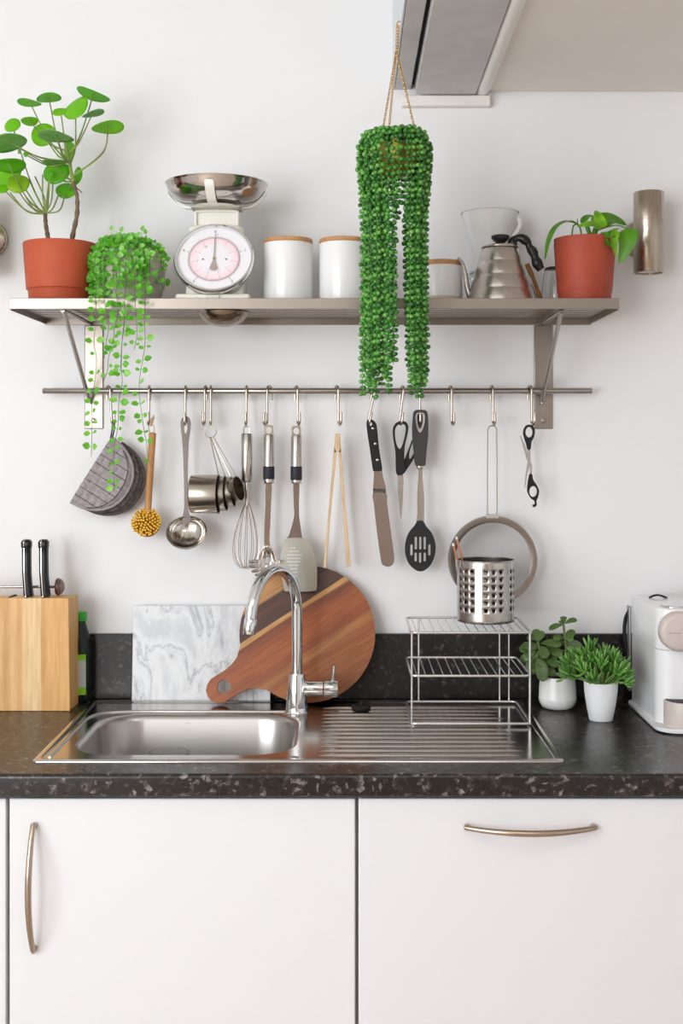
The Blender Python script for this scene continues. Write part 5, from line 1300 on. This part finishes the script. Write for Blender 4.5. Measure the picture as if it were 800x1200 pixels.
bo = S(MB().plate([ol2, hl], 0, .016), 'round_board', acacia_m, loc=(0, 0, 0), smooth=35, bevel=.003, seg=3)
tb = 13.0; bo.rotation_euler = (radians(-tb), 0, 0)
bo.location = (cB.x, -.0576, ZW + .016 * sin(radians(tb)) - lowest * cos(radians(tb)) + .0040)
tag(bo, 'round dark striped wooden board with a holed handle leaning behind the tap', 'board')

# -- three tier wire rack
X0, X1, YB_, YF = .1262, .3668, -.074, -.2800
tiers = [.9075, 1.0035, 1.0905]
rk = T('wire_rack', 'three tier silver wire rack standing on the right of the drainer', 'rack', ((X0 + X1) / 2, (YB_ + YF) / 2, .905))
def loop_r(z, r=.0026, dzf=0):
    c = .012; pts = [Vector((a, b, z + dzf * ((b - YB_) / (YF - YB_)))) for a, b in rrect(X0, X1, YF, YB_, c, 4)]
    return MB().tube(pts, r, 8, closed=True)
for i, z in enumerate(tiers):
    fr = S(loop_r(z), 'tier_frame', wire_m, rk, smooth=60)
    if i > 0:
        n_ = 13
        for k in range(n_):
            x = X0 + .012 + (X1 - X0 - .024) * k / (n_ - 1)
            S(MB().tube([(x, YB_, z - .0022), (x, YF + .001, z - .0022)], .00125, 6), 'cross_wire', wire_m, fr)
legs = [(X0 + .0015, YF + .006, 1), (.1535, YB_ + .002, 1), (.330, YB_ + .002, 1), (.3505, YB_ + .002, 1), (X1 - .0015, YF + .004, 1), (X1 - .0015, YF + .011, 1)]
for x, yy, _ in legs:
    S(MB().tube([(x, yy, .9052), (x, yy, tiers[2])], .0021, 8), 'leg', wire_m, rk, smooth=60)

# -- perforated utensil holder
uc = Vector((at(568.5, 0, -.145).x, -.150, tiers[2] + .0034)); ru = 33.3 * mpp(-.150); Hu = .1305
ut = T('utensil_holder', 'perforated steel utensil pot standing on top of the wire rack', 'utensil holder', uc)
rows = [.030 + .0158 * i for i in range(6)]; rh = .0040
holecols = [radians(-90 + 9.5 + g * 60 + dx * 15.4) for g in range(6) for dx in (-1, 0, 1)]
hw_ = radians(7.7)
cells = []
for c_ in sorted(holecols): cells.append((c_ - hw_, c_ + hw_, True))
allc = []
for i_, (a, b, h) in enumerate(cells):
    allc.append((a, b, True)); nxt = cells[(i_ + 1) % len(cells)][0] + (2 * pi if i_ == len(cells) - 1 else 0)
    if nxt - b > 1e-4: allc.append((b, nxt, False))
zed = [0.002] + [rows[0] - .0079 + .0158 * i for i in range(7)] + [Hu]
wb = MB()
def cyl_pt(a, z): return Vector((ru * cos(a), ru * sin(a), z))
for (a0, a1, hc) in allc:
    for zi in range(len(zed) - 1):
        z0, z1 = zed[zi], zed[zi + 1]; isrow = 0 < zi < len(zed) - 2
        if hc and isrow:
            n_ = 4; sq = [(a0 + (a1 - a0) * i / n_, z0) for i in range(n_)] + [(a1, z0 + (z1 - z0) * i / n_) for i in range(n_)] + [(a1 + (a0 - a1) * i / n_, z1) for i in range(n_)] + [(a0, z1 + (z0 - z1) * i / n_) for i in range(n_)]
            ca_, cz_ = (a0 + a1) / 2, (z0 + z1) / 2; ci = []
            for a, z in sq:
                an = math.atan2(z - cz_, (a - ca_) * ru); ci.append((ca_ + rh * cos(an) / ru, cz_ + rh * sin(an)))
            m_ = len(sq); wb.add([cyl_pt(*q) for q in sq + ci], [(i, (i + 1) % m_, m_ + (i + 1) % m_, m_ + i) for i in range(m_)])
        else:
            n_ = 4; vv = [cyl_pt(a0 + (a1 - a0) * i / n_, z0 + (z1 - z0) * j_ / n_) for j_ in range(n_ + 1) for i in range(n_ + 1)]
            wb.add(vv, [(j_ * 5 + i, j_ * 5 + i + 1, j_ * 5 + 6 + i, j_ * 5 + 5 + i) for j_ in range(n_) for i in range(n_)])
wb.v = [p + uc for p in wb.v]
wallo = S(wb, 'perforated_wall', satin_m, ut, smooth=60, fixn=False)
bm_ = bmesh.new(); bm_.from_mesh(wallo.data); bmesh.ops.remove_doubles(bm_, verts=bm_.verts, dist=.00002); bmesh.ops.recalc_face_normals(bm_, faces=bm_.faces); bm_.to_mesh(wallo.data); bm_.free()
wallo.data.shade_smooth(); wallo.data.set_sharp_from_angle(angle=radians(60))
wallo.data.materials.append(M('shaded_inner_steel', (84, 80, 77), .5, 1.0))  # inner face coloured darker to stand for the shade seen through the holes
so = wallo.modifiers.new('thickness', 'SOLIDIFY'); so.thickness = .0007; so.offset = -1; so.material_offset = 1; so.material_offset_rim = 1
S(MB().lathe([(0, .0008), (ru - .003, .0008), (ru, .003), (ru - .002, .0045), (0, .002)], 48, TR(uc)), 'base', satin_m, ut)
S(MB().tube([uc + Vector((ru * cos(a), ru * sin(a), Hu)) for a in [2 * pi * k / 56 for k in range(56)]], .0012, 6, closed=True), 'rim', satin_m, ut, smooth=60)
for (bx_, by_, tx2, ty2, lab) in ((543, 660, 530.5, 637, 'copper tipped stick leaning out of the utensil pot, the shorter one'), (546, 660, 534.5, 629, 'copper tipped stick leaning out of the utensil pot, the taller one')):
    p1 = at(tx2, ty2, -.150); p0 = Vector((at(bx_ + 12, 0, -.14).x, -.140, uc.z + .004))
    p1 = at(tx2, ty2, -.158); 
    s_ = T('copper_stick', lab, 'stick', p0, 'copper sticks in the utensil pot')
    S(MB().tube([p0, p0.lerp(p1, .97)], .0022, 8), 'tube', copper_m, s_)
    S(MB().tube([p0.lerp(p1, .97), p1], .0026, 8), 'tip', matwhite_m, s_)

# -- jade plant
yj = -.105; jc = at(653, 0, yj); kj = mpp(yj); rj = 22 * kj
jd = T('jade_plant', 'jade plant with broad dark leaves in a squat white pot', 'plant', (jc.x, yj, ZW))
hj = at(0, 792, yj).z - ZW
S(MB().lathe([(0, 0), (rj * .62, 0), (rj * .84, .004), (rj * .97, .014), (rj, .022), (rj * 1.0, .0235), (rj * .985, .0245), (rj * .97, hj * .7), (rj * .90, hj), (rj * .84, hj + .0005), (rj * .82, hj - .008), (0, hj - .008)], 48, TR(jc.x, yj, ZW)), 'pot', ceramic_m, jd, smooth=60)
S(MB().lathe([(0, hj - .005), (rj * .83, hj - .006)], 24, TR(jc.x, yj, ZW)), 'soil', soil_m, jd)
J = lambda px, py, dy=0: at(px, py, yj + dy)
for c_ in ([J(648, 800), J(640, 785, -.01), J(634, 768, -.015), J(630, 752, -.015)], [J(656, 800), J(660, 780), J(663, 760), J(661, 742), J(660, 731)], [J(640, 790, -.01), J(634, 785, -.02)]):
    S(MB().tube(catmull(c_, 5), .0026, 8), 'stem', M('jade_stem', (104, 120, 66), .5), jd, smooth=60)
jshape = lambda t_: (sin(pi * min(1, t_ ** 1.5)) ** .6) if t_ < 1 else 0.02
def jleaf(a, b, w, dy=(0, -.008), up=(0, -.7, .7), bend=.003):
    p0 = J(a[0], a[1], dy[0]); p1 = J(b[0], b[1], dy[1]); m_ = p0.lerp(p1, .5) + Vector((0, 0, bend))
    S(MB().leaf(catmull([p0, m_, p1], 5), w * kj, up, fold=.15, k=2, shape=jshape, thick=.0016), 'leaf', jade_m, jd, smooth=180)
for args in [((630, 755), (609, 763), 12), ((629, 757), (614, 774), 11), ((632, 762), (618, 785), 12, (0, -.015)), ((633, 770), (636, 799), 15, (-.02, -.04), (0, -1, .1)), ((633, 754), (658, 756), 12, (0, -.01)), ((634, 760), (659, 768), 13, (0, -.012)),
             ((629, 752), (627, 737), 10, (0, 0), (0, -1, .2)), ((631, 752), (637, 740), 8, (0, .0), (0, -1, .2)), ((630, 750), (617, 748), 9, (0, .01)), ((631, 768), (624, 790), 12, (-.005, -.02), (.3, -1, 0)), ((636, 775), (655, 780), 12, (-.01, -.02)), ((636, 783), (650, 792), 11, (-.015, -.03)),
             ((660, 732), (643, 738), 7.5), ((661, 731), (676, 727), 7.5), ((660, 731), (660, 722), 8, (0, 0), (0, -1, .2)), ((661, 745), (674, 743), 11), ((661, 748), (648, 749), 9), ((662, 760), (676, 764), 11), ((661, 762), (646, 772), 10), ((640, 785), (630, 779), 10, (-.01, -.03)), ((661, 770), (678, 780), 11), ((662, 744), (670, 752), 9, (0, -.015), (0, -1, .3)), ((632, 757), (640, 772), 12, (-.01, -.03), (0, -1, .2)), ((660, 733), (655, 728), 6, (0, .01)), ((661, 752), (640, 762), 13, (0, .02)), ((661, 756), (682, 757), 12, (0, .02)), ((662, 768), (684, 772), 12, (0, .01)), ((650, 775), (640, 790), 12, (0, -.02)), ((655, 772), (668, 786), 13, (0, -.02)), ((631, 760), (612, 758), 12, (0, -.02)), ((630, 765), (610, 775), 12, (0, .0)), ((640, 778), (622, 786), 11, (0, -.02))]:
    jleaf(*args)

# -- finger leaved succulent
yc_ = -.215; fc = at(703.8, 0, yc_); kf = mpp(yc_); rf = 19.8 * kf; hf = at(0, 798.5, yc_).z - ZW
fs = T('finger_succulent', 'bushy bright green finger leaved succulent in a white tapered cup', 'plant', (fc.x, yc_, ZW))
S(MB().lathe([(0, 0), (rf * .66, 0), (rf * .70, .002), (rf * .86, hf * .4), (rf * .97, hf * .75), (rf, hf), (rf * .95, hf + .0006), (rf * .92, hf - .006), (rf * .88, hf - .012), (0, hf - .012)], 48, TR(fc.x, yc_, ZW)), 'pot', matwhite_m, fs, smooth=60)
S(MB().lathe([(0, hf - .007), (rf * .90, hf - .008)], 24, TR(fc.x, yc_, ZW)), 'soil', soil_m, fs)
rf_ = random.Random(9); zb_ = ZW + hf
tips = []
nb = 32; fm = M('finger_stem', (128, 166, 84), .5)
for k in range(nb):
    u = (k + .5) / nb; phi = k * 2.39996; el = radians(4 + 78 * (1 - u))
    Lb = rf_.uniform(.040, .056) * (1.05 - .12 * sin(el))
    d = Vector((cos(phi) * cos(el) * 1.25, sin(phi) * cos(el) * .8, sin(el) * .95)).normalized()
    if d.x < 0: Lb *= 1.18
    elif d.x > .5: Lb *= .80
    base = Vector((fc.x + .010 * cos(phi), yc_ + .010 * sin(phi), zb_ - .008))
    mid = base + d * Lb * .5 + Vector((0, 0, .008)); tip_ = base + d * Lb + Vector((0, 0, .010))
    S(MB().tube(catmull([base, mid, tip_], 4), .0017, 6), 'stem', fm, fs, smooth=60)
    tips.append((tip_, d))
    if k % 2 == 0: tips.append((mid + d * Lb * .1, (d + Vector((rf_.uniform(-.5, .5), rf_.uniform(-.7, .1), .4))).normalized()))
for (p, d) in tips:
    n_ = 7
    a = d.orthogonal().normalized(); b = d.cross(a)
    for i in range(n_):
        an = 2 * pi * i / n_ + rf_.uniform(-.3, .3); op = rf_.uniform(.35, .95) if i else .1
        q = (d * cos(op) + (a * cos(an) + b * sin(an)) * sin(op)).normalized()
        L_ = rf_.uniform(.018, .031); p1 = p + q * L_ * .55; p2 = p + q * L_ + Vector((0, 0, .0045))
        if p2.z < zb_ - .004 and (p2.xy - fc.xy).length < rf * 1.15: continue
        if p2.x > .603: continue
        S(MB().tube([p - q * .001, p.lerp(p1, .5), p1, p1.lerp(p2, .6), p2], [.0012, .0022, .0028, .0025, .0008], 6), 'finger_leaf', rf_.choice([finger_m, finger_m, finger2_m, finger3_m]), fs, smooth=180)

# -- coffee machine at the right edge
cm = T('coffee_machine', 'white pod coffee machine with a beige lever disc cut by the right edge', 'coffee machine', (.70, -.2, ZW))
mx0, mx1, my0, my1 = .6165, .775, -.305, -.052
def mloop(z, d=0, zf=None):
    pts = rrect(mx0 + d, mx1 - d, my0 + d, my1 - d, .034, 8); out = []
    for a, b in pts:
        zz = z if zf is None else zf(b) + z
        out.append(Vector((a, b, zz)))
    return out
ztop = lambda yy: 1.1385 + max(0, (-yy - .06)) * .012
seam = 1.0585
S(MB().loft([mloop(.9085), mloop(seam - .0008), mloop(seam - .0004, .001)]), 'lower_body', whiteplastic_m, cm, smooth=50)
S(MB().loft([mloop(seam + .0002, .001), mloop(seam + .0008), mloop(-.006, 0, ztop), mloop(-.0015, .0015, ztop), mloop(0, .006, ztop)]), 'upper_body', whiteplastic_m, cm, smooth=50)
def bl_(z, d): return [Vector((a, b, z)) for a, b in rrect(.6075 + d, .79 - d, -.347 + d, -.048 - d, .042, 8)]
S(MB().loft([bl_(.9018, .004), bl_(.9035, .0005), bl_(.9085, 0), bl_(.9105, .002), bl_(.9110, .006)]), 'base_plate', whiteplastic_m, cm, smooth=50)
S(MB().loft([[Vector((a, b, z)) for a, b in rrect(.612, .786, -.342, -.053, .038, 8)] for z in (.9003, .9017)]), 'rubber_foot', rubber_m, cm)
# chrome lid trim
S(MB().tube(catmull([(.6345, -.262, 1.1420), (.640, -.285, 1.1420), (.655, -.293, 1.1420), (.70, -.295, 1.142), (.77, -.295, 1.142)], 6), .0034, 10), 'chrome_trim', chrome_m, cm, smooth=60)
# beige lever disc on the front
yD = my0; zD = at(0, 741, yD - .02).z; xD0 = at(773.5, 0, yD - .02).x; rD = .0395
dsk = []
for yy, s in ((yD + .001, 1.0), (yD - .012, 1.0), (yD - .018, .97), (yD - .0215, .90), (yD - .023, .75)):
    lp = []
    for k in range(40):
        a = 2 * pi * k / 40; ex = .012 if cos(a) > 0 else 0
        lp.append(Vector((xD0 + rD + ex * 1 + rD * s * cos(a) , yy, zD + rD * s * sin(a))))
    dsk.append(lp)
ds = S(MB().loft(dsk, False, True), 'lever_disc', beige_m, cm, smooth=60)
S(MB().tube([(xD0 + .0165, yD - .0228, zD + .0016), (xD0 + .0168, yD - .0234, zD - .0025), (xD0 + .022, yD - .0234, zD - .0016), (xD0 + .027, yD - .0234, zD - .0003), (xD0 + .032, yD - .0234, zD - .0018), (xD0 + .040, yD - .0234, zD - .001)], .0005, 5), 'embossed_lettering', M('faint_lettering', (140, 128, 124), .5), ds)
# cup stand with grille
gcx = at(803, 0, -.318).x; gr = 23.5 * mpp(-.318)
cs = S(MB().lathe([(0, .911), (gr, .911), (gr, .9575), (gr - .001, .9605), (gr - .003, .9612), (gr - .004, .9590), (0, .9588)], 48, TR(gcx, -.3185 + .012, 0)), 'cup_stand', beige_m, cm, smooth=50)
gg = MB()
for k in range(-9, 10):
    w = sqrt(max(0, (gr - .0045) ** 2 - (k * .0042) ** 2))
    for sgn in (1,):
        gg.box(-w, w, k * .0042 - .0007, k * .0042 + .0007, .9600, .9622, TR(gcx, -.3065, 0) @ RZ(45))
    gg.box(-w, w, k * .0042 - .0007, k * .0042 + .0007, .9600, .9622, TR(gcx, -.3065, 0) @ RZ(-45))
S(gg, 'grille', M('grille_grey', (70, 62, 60), .4), cs, kind='stuff')
S(MB().lathe([(0, .9112), (.032, .9112), (.034, .9122), (0, .9124)], 36, TR(at(790, 0, -.325).x, -.305, 0)), 'drip_disc', M('pale_disc', (222, 220, 220), .4), cm)
S(MB().tube(catmull([(.6155, -.062, 1.105), (.6085, -.056, 1.085), (.6065, -.054, 1.055), (.6105, -.056, 1.020), (.6160, -.060, .995)], 6), .0042, 10), 'tank_handle', black_m, cm, smooth=60)
S(MB().box(.6120, .617, -.075, -.052, .93, 1.115), 'side_strip', M('pale_strip', (150, 146, 152), .3, .4), cm, bevel=.0015)
hx_ = at(771, 0, -.12).x
S(MB().tube(catmull([(hx_ - .020, -.12, 1.1392), (hx_ - .009, -.12, 1.1445), (hx_ + .003, -.12, 1.1450), (hx_ + .019, -.12, 1.1392)], 5), .0022, 8), 'lid_grip', black_m, cm, smooth=60)

# ================================================================ HANGING STRING OF PEARLS
yp = -.400; kp = mpp(yp); pcx = at(461.5, 0, yp).x
ptop = at(0, 160, yp).z
sp_ = T('hanging_pearl_plant', 'long bead leaved plant hanging on gold chains in front of the shelf', 'plant', (pcx, yp, at(0, 462, yp).z))
hook_pt = at(465, 29, yp)
rb2 = .050; zrim = at(0, 172, yp).z
S(MB().lathe([(0, zrim - .055), (rb2 * .55, zrim - .053), (rb2 * .85, zrim - .035), (rb2, zrim - .004), (rb2, zrim), (rb2 - .003, zrim), (rb2 - .004, zrim - .01), (0, zrim - .012)], 36, TR(pcx, yp, 0)), 'basket', goldpot_m, sp_, smooth=60)
S(MB().ball((pcx + .001, yp - .062, zrim - .022), .0115, 16, 10, (.95, .45, 2.0)), 'basket_clasp', goldpot_m, sp_)
S(MB().tube([Vector((pcx + .001 + .0045 * cos(a), yp - .0685, zrim - .006 + .0045 * sin(a))) for a in [2 * pi * k / 14 for k in range(14)]], .0012, 6, closed=True), 'clasp_ring', goldpot_m, sp_)
def chain(a, b, nm='chain'):
    L_ = (b - a).length; n_ = int(L_ / .0052); c = MB(); d = (b - a).normalized()
    u = d.orthogonal().normalized(); w = d.cross(u)
    for i in range(n_):
        p = a.lerp(b, (i + .5) / n_); e = u if i % 2 else w
        c.tube([p + d * (.0034 * cos(t_)) + e * (.0022 * sin(t_)) for t_ in [2 * pi * k / 8 for k in range(8)]], .00075, 4, closed=True)
    return S(c, nm, gold_m, sp_, smooth=80)
knot = at(464, 60, yp)
for (px, py, dy) in ((446.5, 163, -.03), (455, 158, .03), (486.5, 155, .0)): chain(knot + Vector((rnd.uniform(-.001, .001), 0, 0)), at(px, py, yp + dy))
chain(hook_pt, knot); chain(hook_pt + Vector((.0035, 0, -.002)), knot + Vector((.002, .001, 0)))
hkk = MB().tube(catmull([Vector((.0993, yp, hook_pt.z + .006)), Vector((.0955, yp, hook_pt.z + .006)), Vector((.0925, yp, hook_pt.z + .001)), Vector((.0928, yp, hook_pt.z - .004)), Vector((.0955, yp, hook_pt.z - .003))], 5), .0012, 7)
S(hkk, 'screw_hook', gold_m, sp_)
rp = random.Random(21)
bead_v = MB().ball((0, 0, 0), 1, 7, 5)
def strand(pts, mats):
    path = catmull(pts, 10)
    o = S(MB().tube(path, .0007, 5), 'strand', pstem_m, sp_, smooth=60)
    beads = MB(); acc = 0; step = .0112; last = None; ph_ = rp.uniform(0, 6); n = 0
    for a, b in zip(path, path[1:]):
        seg = (b - a).length; pos = 0
        while acc + (seg - pos) >= step:
            pos += step - acc; acc = 0; p = a.lerp(b, pos / seg); n += 1
            for s in (0, 1):
                an = ph_ + s * pi + (n % 2) * 1.3 + rp.uniform(-.3, .3)
                r_ = .0046 * rp.uniform(.8, 1.15)
                e = Vector((cos(an), sin(an), rp.uniform(-.2, .25)))
                beads.add(bead_v.v, bead_v.f, TR(p + e * (r_ * .95)) @ Matrix.Diagonal((r_, r_ * .9, r_ * .92, 1)))
        acc += seg - pos
    beads.mi = [0] * len(beads.f)
    nf = len(bead_v.f)
    beads.mi = [(0, 2, 0, 1, 0, 2, 1)[((j // nf) * 613 + 3) % 7] for j in range(len(beads.f))]
    S(beads, 'beads', mats, o, smooth=180, kind='stuff')
def zz_(py): return at(0, py, yp).z
NS = 31
for k in range(NS):
    a = 2 * pi * k / NS + rp.uniform(-.05, .05); ca, sa = cos(a), sin(a)
    r_up = .0665 + rp.uniform(-.006, .004); r_low = .057 + rp.uniform(-.008, .006)
    xl = pcx + r_low * ca + .0025
    gap = abs(xl - (pcx + .0125)) < .011
    end = rp.choice([464, 460, 456, 446, 432, 452]) if not gap else rp.choice([235, 250, 270])
    if gap and rp.random() < .25: end = 432
    if abs(xl - (pcx + .0125)) < .019 and not gap: end = rp.choice([400, 425, 440, 452])
    pts = [Vector((pcx + .030 * ca, yp + .030 * sa, zz_(158) + rp.uniform(-.004, .004))), Vector((pcx + .052 * ca, yp + .052 * sa, zz_(157) + rp.uniform(-.004, .004))), Vector((pcx + (r_up - .002) * ca, yp + (r_up - .002) * sa, zz_(172))),
           Vector((pcx + r_up * ca, yp + r_up * sa, zz_(195)))]
    z0 = 215
    e0 = end
    for q in range(1, 6):
        py = z0 + (e0 - z0) * q / 5 if e0 > 260 else z0 + (e0 - z0) * q / 5
        f_ = min(1, (py - 195) / 60)
        rr2 = r_up + (r_low - r_up) * f_
        pts.append(Vector((pcx + rr2 * ca + .0025 * f_ + rp.uniform(-.0012, .0012), yp + rr2 * sa + rp.uniform(-.0012, .0012), zz_(py))))
    strand(pts, rp.choice([[pearl_m, pearl2_m, pearl3_m], [pearl_m, pearl_m, pearl3_m], [pearl2_m, pearl2_m, pearl_m]]))
for k in range(9):   # inner strands, shorter
    a = rp.uniform(0, 2 * pi); r_ = rp.uniform(.024, .046); x_ = pcx + r_ * cos(a); y_ = yp + r_ * sin(a)
    if abs(x_ - (pcx + .0115)) < .012 : continue
    end = rp.uniform(360, 450)
    strand([Vector((pcx + r_ * 1.3 * cos(a), yp + r_ * 1.3 * sin(a), zz_(157))), Vector((pcx + .056 * cos(a), yp + .056 * sin(a), zz_(170))), Vector((pcx + .056 * cos(a), yp + .056 * sin(a), zz_(205))), Vector((x_, y_, zz_(250))), Vector((x_, y_, zz_((250 + end) / 2))), Vector((x_ + .001, y_, zz_(end)))], [pearl2_m, pearl2_m, pearl_m])
cb = MB()
for k in range(150):
    a = rp.uniform(0, 2 * pi); r_ = rp.uniform(.0, .058); r2 = .0052 * rp.uniform(.8, 1.1)
    cb.add(bead_v.v, bead_v.f, TR(pcx + r_ * cos(a), yp + r_ * sin(a), zz_(161 - 3 * (1 - (r_ / .058) ** 2)) + rp.uniform(-.003, .003)) @ Matrix.Scale(r2, 4))
S(cb, 'crown_beads', pearl_m, sp_, smooth=180, kind='stuff')
